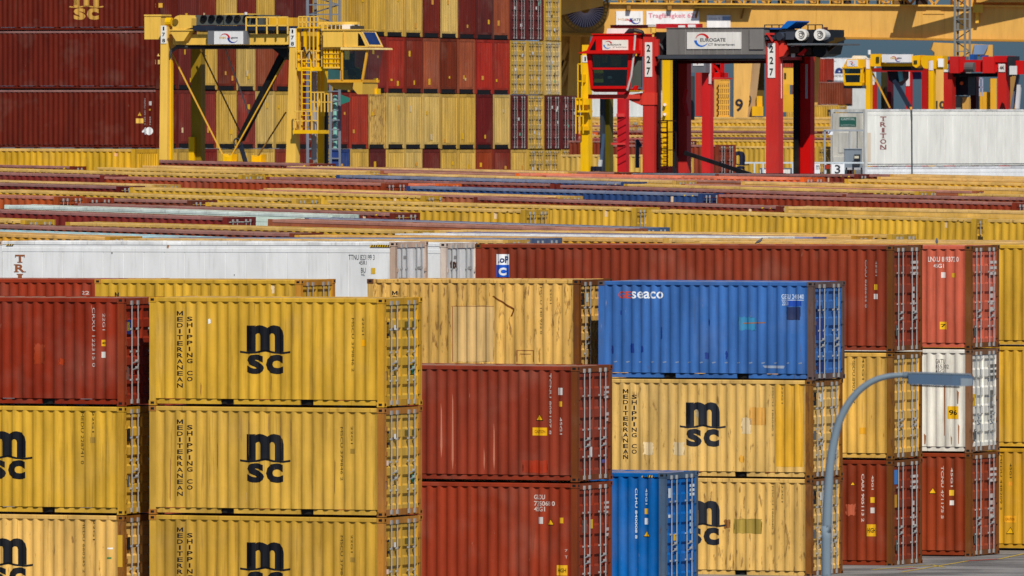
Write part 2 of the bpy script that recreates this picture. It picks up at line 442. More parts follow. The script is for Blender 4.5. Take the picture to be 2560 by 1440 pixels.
def big_logo(C,x0,x1,y0,y1,color):
    """the m over a wave over sc"""
    w=x1-x0; h=y1-y0; f=PF(C)
    X=lambda a:x0+a*w; Yy=lambda a:y0+a*h
    f.T('m',X(.12),X(.88),Yy(0),Yy(.54),.045)
    f.R(X(.12),X(.23),Yy(.03),Yy(.5))
    wave=[(.0,.545),(.12,.565),(.3,.56),(.42,.535),(.5,.52),(.58,.535),(.7,.56),(.88,.565),(1.0,.545)]
    for (a,b),(c,d) in zip(wave,wave[1:]): f.G([(X(a),Yy(b-.02)),(X(a),Yy(b+.022)),(X(c),Yy(d+.022)),(X(c),Yy(d-.02))])
    f.T('s',X(.13),X(.48),Yy(.60),Yy(1.0),.035); f.T('c',X(.51),X(.87),Yy(.60),Yy(1.0),.045)
    return put(C,'lettering',f,color)
def ship_names(C,cx1,cx2,y0,y1off,lh,gap,w,color):
    for tx,cx,y in (('MEDITERRANEAN',cx1,y0),('SHIPPING',cx2,y1off),('CO',cx2,y1off+9*(lh+gap))): put(C,'lettering',PF(C).S(tx,cx,y,w,lh,gap),color)
def triangle_sign(C,cx,cy,r):
    put(C,'warning_sign',PF(C).G([(cx-r,cy+r*.8),(cx+r,cy+r*.8),(cx,cy-r)]),(24,20,12))
    r*=.8; put(C,'warning_sign',PF(C).G([(cx-r,cy+r*.75),(cx+r,cy+r*.75),(cx,cy-r*.95)]),(236,180,20),lift=.003)
def plate(C,x0,x1,y0,y1,color,t=None,tc=(30,26,20)):
    put(C,'sticker',PF(C).R(x0,x1,y0,y1),color)
    if t: put(C,'sticker_writing',PF(C).T(t,x0+(x1-x0)*.12,x1-(x1-x0)*.12,y0+(y1-y0)*.3,y1-(y1-y0)*.3,.02),tc,lift=.003)
def patch(C,x0,x1,y0,y1,color,rough=3.0,label=None):
    n=10; pts=[]
    for i in range(n): pts.append((x0+(x1-x0)*i/n, y0+random.uniform(-rough,rough)))
    for i in range(n): pts.append((x1+random.uniform(-rough,rough), y0+(y1-y0)*i/n))
    for i in range(n): pts.append((x1-(x1-x0)*i/n, y1+random.uniform(-rough,rough)))
    for i in range(n): pts.append((x0+random.uniform(-rough,rough), y1-(y1-y0)*i/n))
    put(C,'paint_patch',PF(C).G(pts),rgb(color,.1),PAINT,lift=-.002,label=label)
def door_mark(C,name,px0,px1,py0,py1,color,leaf=0,text=None,tcol=BLACK,material=None):
    """flat mark on the door end: pixels measured from the photo"""
    px0+=5; px1+=5
    d=C.doors[leaf]; y0=-HW+(px0-C.xr)/C.ky; y1=-HW+(px1-C.xr)/C.ky
    oy=d.location.y; z0,z1=lz(C,py1),lz(C,py0)
    fl=Flat()
    if text=='down': pass
    if isinstance(text,str): fl.text(text,y0-oy,y1-oy,z0,z1,.04)
    else: fl.rect(y0-oy,y1-oy,z0,z1)
    me=fl.mesh(name,0.0,(),material or CLEAN)
    for v in me.vertices: v.co=Vector((.009 if text is None else .013, v.co.x, v.co.z))
    inst(name,me,d,rgb(color,0))
# ---------------------------------------------------------------- nearest stacks
INK=(22,24,30); WHT=(200,184,176)
GN='containers stacked in the nearest rows'
S=105.2
# left-hand stack of three twenty-foot boxes
S1=104.3
a1=container(309,745,S1,20,STD,(140,40,24),'bright dark red short container, topmost of its stack beside the logo-marked yellow ones',lod=2,post=(140,52,34),group=GN,rust=.12)
a2=container(309,745,S1,20,STD,Y,'clean yellow short container under the dark red one at the frame edge',lod=2,group=GN,zoff=-2.61,rust=.1,post=(196,150,44))
a3=container(309,745,S1,20,STD,YB,'faded pale yellow short container under the clean yellow one, rusty posts',lod=2,group=GN,zoff=-5.22,rust=.45,post=(150,88,40))
put(a1,'lettering',PF(a1).D('CRXU 122315 0',228,236,770,918),WHT); put(a1,'lettering',PF(a1).D('22G1',254,261,784,826),WHT)
plate(a1,252,263,850,866,(226,170,30),'40'); plate(a1,252,263,880,895,(214,212,204))
patch(a1,84,110,862,912,(170,56,32)); patch(a1,146,160,898,914,(170,56,32))
big_logo(a2,-47,78,1081,1202,INK); put(a2,'lettering',PF(a2).D('MEDU 228741 0',200,207,1032,1162,.01),(70,56,28)); put(a2,'lettering',PF(a2).D('22G1',228,233,1030,1082,.01),(70,56,28))
plate(a2,224,236,1094,1108,(150,120,52))
big_logo(a3,-45,80,1350,1471,(30,32,36)); put(a3,'lettering',PF(a3).D('MEDU 660345 2',204,210,1304,1434,.01),(80,60,34)); put(a3,'lettering',PF(a3).D('22G1',230,235,1302,1352,.01),(80,60,34))
plate(a3,268,280,1370,1374,(232,230,222)); plate(a3,267,277,1394,1398,(40,120,70)); plate(a3,294,306,1338,1418,(214,166,52))
# yellow stack with the black logo
b1=container(959,746,S,20,STD,Y,'clean yellow short container with black logo, topmost of its stack of three',lod=2,group=GN,rust=.06,post=(196,146,40))
b2=container(959,746,S,20,STD,(202,160,64),'yellow short container with black logo, middle one of its stack of three',lod=2,group=GN,zoff=-2.61,rust=.12,post=(172,112,44))
b3=container(959,746,S,20,STD,(192,150,54),'yellow short container with black logo, lowest of its stack of three',lod=2,group=GN,zoff=-5.22,rust=.12,post=(176,118,44))
for c,dy in ((b1,0),(b2,273),(b3,545)):
    big_logo(c,598,723,815+dy,938+dy,INK)
    ship_names(c,445,470,781+dy,795+dy,11.2,3.95,12.5,INK)
    q=880 if c is b1 else 852
    put(c,'lettering',PF(c).D('MSCU 379846 2',q-3,q+3,796+dy,930+dy,.01),(74,58,26)); put(c,'lettering',PF(c).D('22G1',q+23,q+28,794+dy,838+dy,.01),(90,66,30))
    plate(c,q+22,q+33,850+dy,(866 if c is b1 else 862)+dy,(232,164,14) if c is b1 else (150,120,52))
    door_mark(c,'door_lettering',962,971,806+dy,841+dy,INK); door_mark(c,'door_lettering',963,970,812+dy,834+dy,Y,0)
    door_mark(c,'door_plate',961,967,924+dy,951+dy,(92,96,100)); door_mark(c,'door_sticker',983,987,814+dy,826+dy,(230,230,228))
    door_mark(c,'door_sticker',1027,1038,918+dy,938+dy,(36,140,92),1); door_mark(c,'door_plate',1010,1018,806+dy,820+dy,(110,88,44),1)
    door_mark(c,'door_plate',1028,1036,806+dy,820+dy,(110,88,44),1)
    if c is not b1: door_mark(c,'door_sticker',962,969,880+dy,892+dy,(228,206,196))
for x,y0,y1 in ((600,1040,1110),(618,1052,1150),(668,1036,1090),(700,1040,1132),(724,1048,1120),(540,1110,1180)): put(b2,'scuff_mark',PF(b2).G([(x,y0),(x+3,y0+12),(x+2,y1),(x-1,y1-16)]),(166,130,76))
for x,y0,y1 in ((498,960,996),(676,938,985),(420,1150,1262),(836,1150,1240)): put(b1 if y1<1000 else b2,'scuff_mark',PF(b1 if y1<1000 else b2).G([(x,y0),(x+2,y0+8),(x+1,y1),(x-1,y1-12)]),(150,108,48))
for c in (a2,a3):
    dy=0 if c is a2 else 272
    door_mark(c,'door_lettering',313,323,1072+dy,1104+dy,INK); door_mark(c,'door_plate',315,321,1190+dy,1218+dy,(92,96,100))
door_mark(a1,'door_sticker',312,325,800,836,(28,44,110)); door_mark(a1,'door_sticker',315,322,806,828,(220,196,40)); door_mark(a1,'door_plate',310,319,918,950,(92,96,92))
patch(b2,517,523,792+8,804+8,(232,230,222),1)
# short containers behind the two left stacks
c1=container(752,700,92.6,20,STD,Y,'yellow short container behind the logo stack, its top just showing before the white one',group=GN,slope=.004,rust=.1,lod=2,post=(186,128,44))
c2=container(335,698,91.0,20,STD,(150,48,34),'dark red short container behind the red topmost one, only its upper edge showing',group=GN,slope=.003,lod=2)
put(c1,'lettering',PF(c1).T('M',282,294,733,745,.02),INK); put(c2,'lettering',PF(c2).T('22',203,221,728,737,.02),WHT); patch(c1,677,684,714,734,(232,206,160),1)
# white refrigerated containers
r1=container(988,605,89.4,40,HC,(222,224,224),'long white refrigerated container with brown lettering, behind the yellow logo stack',group='white refrigerated containers',slope=.003,smooth=True,lod=2,rust=.02,post=(196,170,150),cat='refrigerated container',name='refrigerated_container')
r2=container(1114,607,88.2,40,HC,(224,226,226),'white refrigerated container whose doors stand beside the long dark red one',group='white refrigerated containers',slope=.001,smooth=True,lod=2,rust=.04,post=(206,190,176),cat='refrigerated container',name='refrigerated_container')
SER=(150,84,76)
def serif_word(c,cx,y0,w,h,g,word,color):
    f=PF(c)
    for i,ch in enumerate(word):
        ya=y0+i*(h+g); yb=ya+h; ww=w*(.42 if ch=='I' else 1)
        f.T(ch,cx-ww/2,cx+ww/2,ya,yb,.03)
    put(c,'lettering',f,color); f=PF(c)
    for i,ch in enumerate(word):
        ya=y0+i*(h+g); yb=ya+h; t=h*.10
        if ch=='T': f.R(cx-w*.26,cx+w*.26,yb-t,yb); f.R(cx-w*.5,cx-w*.42,ya,ya+h*.34); f.R(cx+w*.42,cx+w*.5,ya,ya+h*.34)
        if ch in'RN': f.R(cx-w*.62,cx-w*.12,yb-t,yb); f.R(cx-w*.62,cx-w*.2,ya,ya+t); f.R(cx+w*.2,cx+w*.62,(yb-t if ch=='R' else ya),(yb if ch=='R' else ya+t))
        if ch=='I': f.R(cx-w*.32,cx+w*.32,ya,ya+t); f.R(cx-w*.32,cx+w*.32,yb-t,yb)
    put(c,'lettering',f,color,lift=.003)
serif_word(r1,37,640,25,20,4.2,'TRITON',SER)
for q in (('TTNU 823199 3',871,936,637,650),('45R1',897,916,652,662),('BU',902,914,670,682),('NL',903,912,684,690)): put(r1,'lettering',PF(r1).T(*q),(70,72,76))
plate(r1,927,938,670,685,(214,174,60))
def hazard(c,x0,x1,y0,y1,n):
    f=PF(c); g=PF(c); w=(x1-x0)/n
    for i in range(n):
        q=[(x0+w*i,y1),(x0+w*(i+.5),y1),(x0+w*(i+.8),y0),(x0+w*(i+.3),y0)]
        f.G(q); g.G([(a+w*.5,b) for a,b in q])
    put(c,'hazard_stripe',f,(214,172,30),lift=.02); put(c,'hazard_stripe',g,(40,36,30),lift=.02)
hazard(r1,925,978,612,618,9); hazard(r1,2,20,613,617,3)
put(r1,'scuff_mark',PF(r1).R(271,274,627,637),(120,120,120)); put(r1,'scuff_mark',PF(r1).R(582,584,687,691),(120,120,120))
patch(r1,412,417,608,626,(176,132,96),1)
door_mark(r2,'door_lettering',1122,1140,650,672,(90,52,56),0,'tex')
for c in(r1,r2):
    for k,z in ((0,640),(1,668)): door_mark(c,'door_plate',c.xr+18+k*36,c.xr+26+k*36,z,z+8,(150,150,150),k)
# rusty yellow short container and the dark red pair before it
e1=container(1447,699,94.2,20,STD,(216,170,88),'rusty pale yellow short container with patched side beside the blue one',lod=2,group=GN,rust=.64,post=(124,66,34),slope=.003)
put(e1,'lettering',PF(e1).S('MED',983,729,11,10,3.5),INK); put(e1,'lettering',PF(e1).S('SH',1008,743,11,10,3.5),INK)
put(e1,'lettering',PF(e1).D('MSCU 140 922 0',1348,1353,718,836,.01),(96,74,44)); put(e1,'lettering',PF(e1).D('22G1',1373,1377,722,760,.01),(96,74,44))
patch(e1,1126,1232,766,906,(208,172,112),2,'pale repainted square with a rusty outline'); 
f=PF(e1); f.R(1126,1232,766,767.5); f.R(1128,1130,768,906); f.R(1290,1333,876,878); f.R(1290,1293,878,905); f.R(1330,1333,878,905); f.R(1298,1325,885,887); put(e1,'rust_line',f,(150,98,52))
f=PF(e1); f.G([(1228,742),(1232,740),(1284,772),(1281,776)]); f.G([(1281,774),(1285,774),(1278,792),(1274,792)]); put(e1,'rust_line',f,(120,62,30))
door_mark(e1,'door_lettering',1450,1458,733,762,INK); door_mark(e1,'door_sticker',1462,1468,734,756,(196,210,206))
d1=container(1443,916,100,40,HC,(140,50,42),'long dark red container with yellow triangle, upper of two beside the blue stacks',lod=2,group=GN,rust=.3,post=(120,58,36))
d2=container(1443,916,100,40,HC,(150,50,36),'long dark red container, lower of two, beside the small bright blue one',lod=2,group=GN,zoff=-2.93,rust=.2,post=(132,56,38))
triangle_sign(d1,1348,1045,10); plate(d1,1331,1366,1070,1090,(226,170,24),'CAUTION',(150,92,20))
put(d1,'lettering',PF(d1).D('TCNU 809107 8',1371,1378,934,1087,.02),WHT); put(d1,'lettering',PF(d1).D('45G1',1398,1405,1044,1087,.02),WHT)
plate(d1,1394,1406,970,988,(206,200,196)); plate(d1,1396,1405,1004,1017,(222,168,30)); patch(d1,1306,1367,1152,1184,(158,44,26),2)
for x,y0,y1 in ((1100,1010,1150),(1128,985,1180),(1232,1060,1180),(1207,1120,1180)):
    put(d1,'scuff_mark',PF(d1).G([(x,y0),(x+2,y0+20),(x+3,y1-30),(x+1,y1),(x-1,y1-30),(x,y0+40)]),(176,108,86))
for q in (('GLDU',1334,1361,1238,1250,.02),('735068 0',1334,1386,1254,1266,.02),('45G1',1334,1361,1268,1280,.02)): put(d2,'lettering',PF(d2).T(*q),WHT)
plate(d2,1345,1357,1294,1311,(206,200,196)); triangle_sign(d2,1376,1307,9); plate(d2,1398,1408,1295,1309,(222,168,30)); plate(d2,1390,1417,1414,1440,(222,168,30),'HIGH',(70,50,20))
put(d2,'lettering',PF(d2).T('7',1411,1417,1374,1380),WHT); put(d2,'lettering',PF(d2).T('T',1411,1417,1390,1397),WHT)
for c,q in((d1,0),(d2,290)):
    for i in range(3): door_mark(c,'door_lettering',1508,1524,970+q+i*12,976+q+i*12,(200,180,176),1)
    for i in range(2): door_mark(c,'door_lettering',1512,1520,1036+q+i*14,1044+q+i*14,(196,170,166),1)
door_mark(d2,'door_plate',1454,1464,1302,1335,(96,92,84)); door_mark(d2,'door_sticker',1474,1480,1302,1325,(216,168,30),0)
door_mark(d1,'door_sticker',1504,1509,1154,1162,(40,96,180),1); door_mark(d1,'door_sticker',1473,1478,1120,1145,(224,220,214),0)
# blue stack
g1=container(2033,705,95,20,STD,BL,'blue short container with white and red lettering on top of the pale yellow pair',lod=2,group=GN,rust=.3,post=(98,80,76))
g2=container(2028,951,95,20,STD,(214,174,98),'pale yellow short container with orange and white patches under the blue one',lod=2,group=GN,rust=.45,post=(136,82,40))
g3=container(2028,1198,95,20,STD,(216,174,96),'pale yellow short container on the ground behind the small bright blue one',lod=2,group=GN,rust=.58,post=(128,72,36))
put(g1,'lettering',PF(g1).T('GE',1541,1573,731,749,.02),(206,70,56)); put(g1,'lettering',PF(g1).T('seaco',1575,1656,731,749,.016),(228,232,236))
f=PF(g1).T('GESU 248140',1953,2008,736,748,.01); f.R(1953,2008,750,751.5); put(g1,'lettering',f,(200,214,232)); put(g1,'lettering',PF(g1).T('22G1',1954,1970,754,764,.01),(200,214,232))
patch(g1,1968,2002,752,766,(30,70,160),1); patch(g1,1966,2000,768,800,(44,56,96),1); patch(g1,1846,1888,794,826,(54,128,172),2,'teal repaired patch')
f=PF(g1); f.G([(1856,808),(1912,806),(1912,809),(1856,811)]); put(g1,'rust_line',f,(140,100,70))
for x,y,w,h in ((1572,862,10,24),(1524,868,6,20),(1600,868,5,16),(1546,780,4,10),(1650,820,3,30),(1760,884,10,16),(1812,880,4,20),(1770,800,3,16)): patch(g1,x,x+w,y,y+h,(34,62,140),1)
for i in range(16): x=1530+i*31; put(g1,'scuff_mark',PF(g1).G([(x,908),(x+8,906),(x+9,909),(x+2,911)]),(120,136,164))
put(g1,'scuff_mark',PF(g1).G([(1905,915),(1960,915),(1958,922),(1910,921)]),(140,152,172))
for x0,x1,y0,y1,c in ((2040,2052,765,785,(26,50,110)),(2038,2056,796,850,(30,56,126)),(2040,2060,906,930,(26,50,116))): door_mark(g1,'paint_patch',x0,x1,y0,y1,c)
door_mark(g1,'door_sticker',2088,2098,745,768,(40,120,200),1)
for c,p in((g2,0),(g3,247)):
    big_logo(c,1698,1812,1008+p,1120+p,(38,42,50)); ship_names(c,1560,1582,977+p,991+p,10.6,3.2,11,INK)
    put(c,'lettering',PF(c).D('MSCU 186040 2',1928,1932,970+p,1092+p,.01),(100,78,44)); put(c,'lettering',PF(c).D('22G1',1952,1956,966+p,1010+p,.01),(100,78,44))
    door_mark(c,'door_lettering',2031,2038,982+p,1014+p,INK); door_mark(c,'door_plate',2032,2038,1078+p,1100+p,(96,98,100)); door_mark(c,'door_sticker',2048,2053,986+p,1006+p,(220,226,224))
patch(g2,1940,2006,956,1168,(224,170,50),1,'fresh yellow repaint at the door end'); patch(g2,1874,1914,1020,1064,(214,160,76),1,'orange repaired patch')
for x0,x1,y0,y1 in ((1606,1630,1110,1142),(1681,1708,1110,1142),(1853,1876,1046,1086),(1736,1748,1026,1046)): patch(g2,x0,x1,y0,y1,(220,196,150),2)
patch(g2,1848,1858,1142,1158,(226,166,60),2); patch(g3,1833,1902,1300,1336,(160,136,62),2,'olive repaired patch'); patch(g3,1808,1824,1302,1324,(150,100,50),2)
# small bright blue container
h1=container(1662,1183,97.2,20,HC,BL2,'bright blue container standing alone on the ground in front of the pale yellow stack',lod=2,group=GN,rust=.1,post=(70,92,118))
put(h1,'lettering',PF(h1).D('CLHU 840008 8',1586,1592,1222,1348,.02),(216,226,236)); put(h1,'lettering',PF(h1).D('45G1',1612,1617,1222,1262,.02),(190,210,230))
plate(h1,1610,1620,1272,1286,(222,176,40)); plate(h1,1610,1620,1296,1312,(206,214,222)); triangle_sign(h1,1616,1336,9); hazard(h1,1604,1640,1188,1194,6)
for i in range(3): door_mark(h1,'door_lettering',1722,1734,1216+i*11,1223+i*11,(206,218,228),1)
door_mark(h1,'door_sticker',1668,1676,1222,1246,(206,218,228)); door_mark(h1,'door_sticker',1681,1687,1338,1354,(224,176,40)); door_mark(h1,'door_sticker',1668,1674,1288,1296,(206,218,228))
for i in range(4): door_mark(h1,'door_lettering',1722,1728,1280+i*16,1290+i*16,(160,196,226),1)
# right-hand stacks of three
G3='right-hand stacks of tall containers'
k1=container(2231,614,92,40,HC,(136,50,40),'long dark red container on top, running behind the blue one',lod=2,group=G3,rust=.22,post=(112,60,34))
k2=container(2231,614,92,40,HC,(214,168,78),'pale yellow long container in the middle of its stack, just beyond the street lamp curve',lod=2,group=G3,zoff=-2.92,rust=.4,post=(128,78,36))
k3=container(2231,614,92,40,HC,(136,48,30),'red brown long container at the foot of its stack by the street lamp',lod=2,group=G3,zoff=-5.84,rust=.25,post=(116,62,34))
l1=container(2427,614,89.3,40,HC,SAL,'salmon pink container topmost in the second stack from the frame edge',lod=2,group=G3,rust=.2,post=(120,66,38))
l2=container(2427,614,89.3,40,HC,WC,'rust-stained white container in the middle of its stack, behind the lamp head',lod=2,group=G3,zoff=-2.91,rust=.3,post=(130,92,64))
l3=container(2427,614,89.3,40,HC,(146,54,34),'red brown container with yellow triangle, under the rust-stained white one',lod=2,group=G3,zoff=-5.82,rust=.22,post=(124,66,36))
n1=container(2618,612,87.6,40,HC,Y,'plain yellow container topmost at the frame edge, beyond the salmon one',lod=2,group=G3,rust=.05)
n2=container(2618,612,87.6,40,HC,Y,'plain yellow container in the middle at the frame edge, beyond the white one',lod=2,group=G3,zoff=-2.91,rust=.06)
n3=container(2618,612,87.6,40,HC,(202,152,38),'yellow container with small black writing, lowest at the frame edge',lod=2,group=G3,zoff=-5.82,rust=.12)
put(k1,'lettering',PF(k1).D('CAIU 828644 0',2161,2167,650,770,.02),WHT); put(k1,'lettering',PF(k1).D('45G1',2187,2192,652,690,.02),WHT)
plate(k1,2184,2193,711,725,(222,176,40)); plate(k1,2183,2194,735,748,(206,200,196)); plate(k1,1226,1260,640,698,(232,234,236))
put(k1,'lettering',PF(k1).R(1226,1260,667,698),(20,84,190),lift=.004); put(k1,'lettering',PF(k1).T('C',1233,1252,674,694,.06),(236,238,240),lift=.008); put(k1,'lettering',PF(k1).T('.oP',1232,1258,645,662,.03),(40,60,110),lift=.008)
put(k2,'lettering',PF(k2).D('MEDU 890216 7',2130,2136,896,1010,.01),(96,76,40)); put(k2,'lettering',PF(k2).D('45G1',2154,2159,896,950,.01),(96,76,40)); plate(k2,2149,2164,1070,1086,(224,162,40))
put(k3,'lettering',PF(k3).D('CAIU 905113 2',2153,2159,1186,1306,.02),WHT); put(k3,'lettering',PF(k3).D('45G1',2178,2183,1190,1225,.02),WHT); triangle_sign(k3,2131,1211,5); plate(k3,2166,2190,1312,1342,(226,170,24),'HIGH')
plate(k3,2176,2185,1244,1258,(222,176,40)); plate(k3,2176,2185,1270,1284,(206,200,196)); patch(k3,2114,2138,1262,1290,(186,90,60),3)
put(l1,'lettering',PF(l1).T('LNXU 819372 0',2320,2396,642,655,.01),(236,222,214)); put(l1,'lettering',PF(l1).T('45G1',2332,2358,660,670,.01),(236,222,214))
plate(l1,2352,2364,681,695,(232,220,212)); plate(l1,2378,2387,683,694,(206,160,40)); plate(l1,2349,2366,805,824,(232,180,30),'7')
for q in (('GATU',2338,2362,898,910,.01),('855302',2338,2372,912,922,.01),('45G1',2338,2362,924,934,.01)): put(l2,'lettering',PF(l2).T(*q),(96,92,86))
plate(l2,2369,2396,1016,1048,(230,178,24),'96')
f=PF(l2)
for x,y0,y1,w in ((2358,955,1090,4),(2392,975,1010,5),(2308,1085,1112,6),(2395,1060,1110,3),(2376,1090,1112,3)): f.G([(x,y0),(x+w,y0+6),(x+w*.7,y1),(x+w*.2,y1)])
put(l2,'rust_line',f,(156,100,60))
triangle_sign(l3,2331,1229,9); put(l3,'lettering',PF(l3).D('TCNU 471175 5',2352,2358,1166,1298,.02),WHT); put(l3,'lettering',PF(l3).D('45G1',2376,2381,1170,1218,.02),WHT); plate(l3,2373,2384,1226,1240,(222,176,40)); plate(l3,2374,2384,1252,1264,(216,212,206))
put(n3,'lettering',PF(n3).D('MEDU 448209 3',2499,2504,1140,1276,.01),(64,52,22)); put(n3,'lettering',PF(n3).D('45G1',2523,2528,1160,1196,.01),(64,52,22)); plate(n3,2510,2540,1291,1308,(232,164,30),'CAUTION',(150,92,20)); triangle_sign(n3,2525,1329,10); plate(n3,2521,2530,1206,1216,(226,150,40))
for c,b in ((k1,614),(k3,1152),(l1,614),(l2,874),(l3,1134)):
    x=c.xr
    for i in range(3): door_mark(c,'door_lettering',x+44,x+62,b+40+i*14,b+47+i*14,(210,196,190) if c is not l2 else (96,92,86),1)
    for i in range(4): door_mark(c,'door_lettering',x+46,x+53,b+105+i*17,b+116+i*17,(200,184,178) if c is not l2 else (110,104,96),1)
    door_mark(c,'door_plate',x+6,x+12,b+200,b+226,(90,88,86))
door_mark(k3,'door_sticker',2232,2242,1176,1212,(60,120,190)); door_mark(k3,'door_sticker',2231,2240,1238,1270,(196,140,30)); door_mark(l2,'door_sticker',2428,2436,986,1016,(214,168,30)); door_mark(k2,'door_sticker',2226,2231,982,994,(40,110,180))
# ---------------------------------------------------------------- the long block of stacked rows (only the upper tier shows)
ORD=['first','second','third','fourth','fifth','sixth','seventh','eighth','ninth','tenth','eleventh','twelfth','thirteenth','fourteenth','fifteenth','sixteenth','seventeenth',
     'eighteenth','nineteenth','twentieth','twenty-first','twenty-second','twenty-third','twenty-fourth','twenty-fifth','twenty-sixth','twenty-seventh','twenty-eighth']
NM={Y:'yellow',YP:'pale yellow',Y2:'orange yellow',YB:'faded yellow',R:'dark red',RB:'dark red',RB2:'brown red',CR:'crimson',DR:'deep maroon',RP:'dusty pink red',OR:'rust orange',OR2:'red orange',
    ORANGE:'bright orange',BK:'navy black',BLD:'dark blue',BLG:'grey blue',PURP:'purple blue',W:'white',MINT:'mint white',CYAN:'light cyan'}
ROWS=[
 [(61.8,1600,432,.003,40,BK),(61.9,1912,433.5,.003,40,BK)],
 [(62.2,2145,435.5,.003,20,RB),(62.0,2235,436,.004,20,RB2)],
 [(62.0,75,395,.022,40,Y),(62.1,783,409.5,.0225,40,RB),(62.15,1545,431,.02,40,RB2)],
 [(62.3,1420,429,.02,40,YP),(62.4,1410,434,.0256,40,RB),(63,2010,444.5,.016,40,ORANGE)],
 [(62.5,2960,451,.022,40,YP,1),(62.7,2930,456,.02,40,YP,1),(63,2850,465.5,.025,40,Y)],
 [(62.8,190,408,.02,40,Y),(62.9,925,428,.025,40,YP,1),(62.95,1665,447,.029,40,RP,1),(63.05,2080,456.5,.025,40,RP,1)],
 [(63.2,183,415.5,.02,40,RB),(63.3,938,436,.026,40,Y),(63.4,1690,452,.026,40,YP,1),(63.35,2590,471.5,.025,40,YP,1)],
 [(63.5,2440,477,.024,40,RP,1)],
 [(63.8,1562,455.5,.0257,40,BLD),(63.8,2296,478.5,.026,40,Y),(63.8,3150,497,.018,40,Y)],
 [(64.1,605,437.5,.026,40,Y),(63.95,1385,459.3,.024,40,RB),(64.3,2130,484,.03,40,RB),(64.3,2860,500,.02,40,RB2)],
 [(64.4,1097,460,.01,20,ORANGE)],
 [(64.8,259,438,.026,40,CR),(64.8,962,458,.024,40,OR2),(65,1755,484,.026,40,BLD),(64.7,2540,507,.029,40,R)],
 [(65.4,390,462,.026,40,YP,1),(65.8,1400,491,.028,40,YP),(65.9,1380,493.5,.028,40,RP)],
 [(66,300,466,.027,40,DR),(66.2,1062,489.5,.029,40,Y),(67,1950,515.5,.03,40,RB)],
 [(67.5,2750,532,.021,40,YP,1)],
 [(68,740,497,.0303,40,Y),(69,1590,520,.026,40,Y),(71,2440,547.5,.0295,40,Y),(71,3300,560,.015,40,Y)],
 [(69.5,478,501,.02,20,RB2),(70,218,495,.02,40,OR2),(71.2,1313,525,.024,40,Y)],
 [(70.6,145,491.5,.024,40,OR),(72,985,533,.031,40,RB)],
 [(74,830,537.5,.031,40,MINT,1)],
 [(75,1610,570,.03,40,BLG)],
 [(77,568,543.5,.0325,40,CR),(78,1550,573,.029,40,RP,1)],
 [(79,63,550.5,.035,40,Y),(79.2,1045,577.5,.0255,40,Y),(80,2000,584,.01,40,YP,1)],
 [(80.5,735,583.5,.0285,40,RB2),(80.6,2230,586.5,.004,20,Y),(81,2140,590,.004,20,Y2)],
 [(81.2,2045,592,.0125,40,PURP)],
 [(81.8,1920,593,.0102,40,W,1)],
 [(82.5,1670,597,.0105,40,Y2),(83.5,2630,603,.007,40,YP)],
 [(83,490,594,.0325,40,CYAN,1)],
 [(85,275,592.5,.033,40,Y2),(85.5,1330,596.3,.002,40,BLG),(86,1270,599.5,.004,40,YP),(84.5,2720,605,.002,40,YP)],
]
NR=len(ROWS)
for i,row in enumerate(ROWS):
    order=sorted(range(len(row)),key=lambda k:row[k][1])
    for k,spec in enumerate(row):
        s,xr,py,m,ln,col=spec[:6]; sm=len(spec)>6; s=s/(1-math.tan(TH)*(xr-1280)/F)   # one row stands on one line
        n=order.index(k); pos='' if len(row)==1 else (', first from left' if n==0 else ', last at right' if n==len(row)-1 else ', %s from left'%ORD[n])
        lab='%s container, %s row behind the white refrigerated ones%s'%(NM[col],ORD[NR-1-i],pos)
        C=container(xr,py,s,ln,HC,col,lab,slope=m,smooth=sm,lod=1,rust=random.choice((.08,.15,.25,.35)),group='containers in the long block of rows',
                    name='shipping_container',end='door' if 0<xr<2560 else 'plain')
        if not sm and col in (Y,R,RB,BLD) and random.random()<.8 and s>60:
            hz=ln==40; x=xr-48
            if x>0:
                f=PF(C)
                for j in range(3): f.G([(x+j*11,C.py+7),(x+j*11+5,C.py+7),(x+j*11+8,C.py+4),(x+j*11+3,C.py+4)])
                put(C,'hazard_stripe',f,(224,180,30) if col not in (Y,) else (60,46,20),lift=.01)
            if x-30>0: put(C,'sticker',PF(C).R(x-30,x-24,C.py+9,C.py+24),(216,186,150))
# ---------------------------------------------------------------- tall far stack: long sides at its left end, blank ends running away to the right
FS=50.3; FX,FY=395,372.0
EXT=P(FX,FY,FS)
VV=Vector((ST,CT,0))
cm,ry,yy_=CR,(132,40,44),YF
D_=(116,36,34); B_=(136,56,46); S_=(158,74,64); M_=(94,34,42); y_=(200,160,70); x_=(206,172,96)
TI={ # tier -> colours of the columns from the near corner
 0:[(104,29,20),(110,40,44),(122,40,34),yy_,D_,y_,(96,30,34),M_,y_,y_,(196,152,56),(200,158,62),yy_,yy_,D_,x_,(104,30,30),M_,S_,'m','m','y'],
 1:[(98,26,18),(110,36,40),y_,(118,40,28),x_,(140,62,48),(140,48,40),D_,ry,y_,D_,ry,(164,46,42),(126,40,32),S_,(116,42,28),S_,(166,40,38),(160,44,40),'y','y','p'],
 2:[(104,29,20),(120,40,42),(134,48,54),y_,(138,50,54),x_,y_,D_,y_,ry,(170,54,50),'rusty',x_,x_,x_,yy_,y_,(110,26,32),x_,'m','y','m','m'],
 3:[y_,y_,(130,34,36),y_,y_,yy_,(136,50,44),D_,y_,(40,64,120),y_,M_,yy_,x_,(116,40,44),y_,yy_,(156,58,36),(126,42,42),yy_,'y','y','y',y_],
}
TN=['top','second','third','lowest visible']
HEXC={'m':(104,38,50),'y':(198,160,66),'p':(210,180,110)}
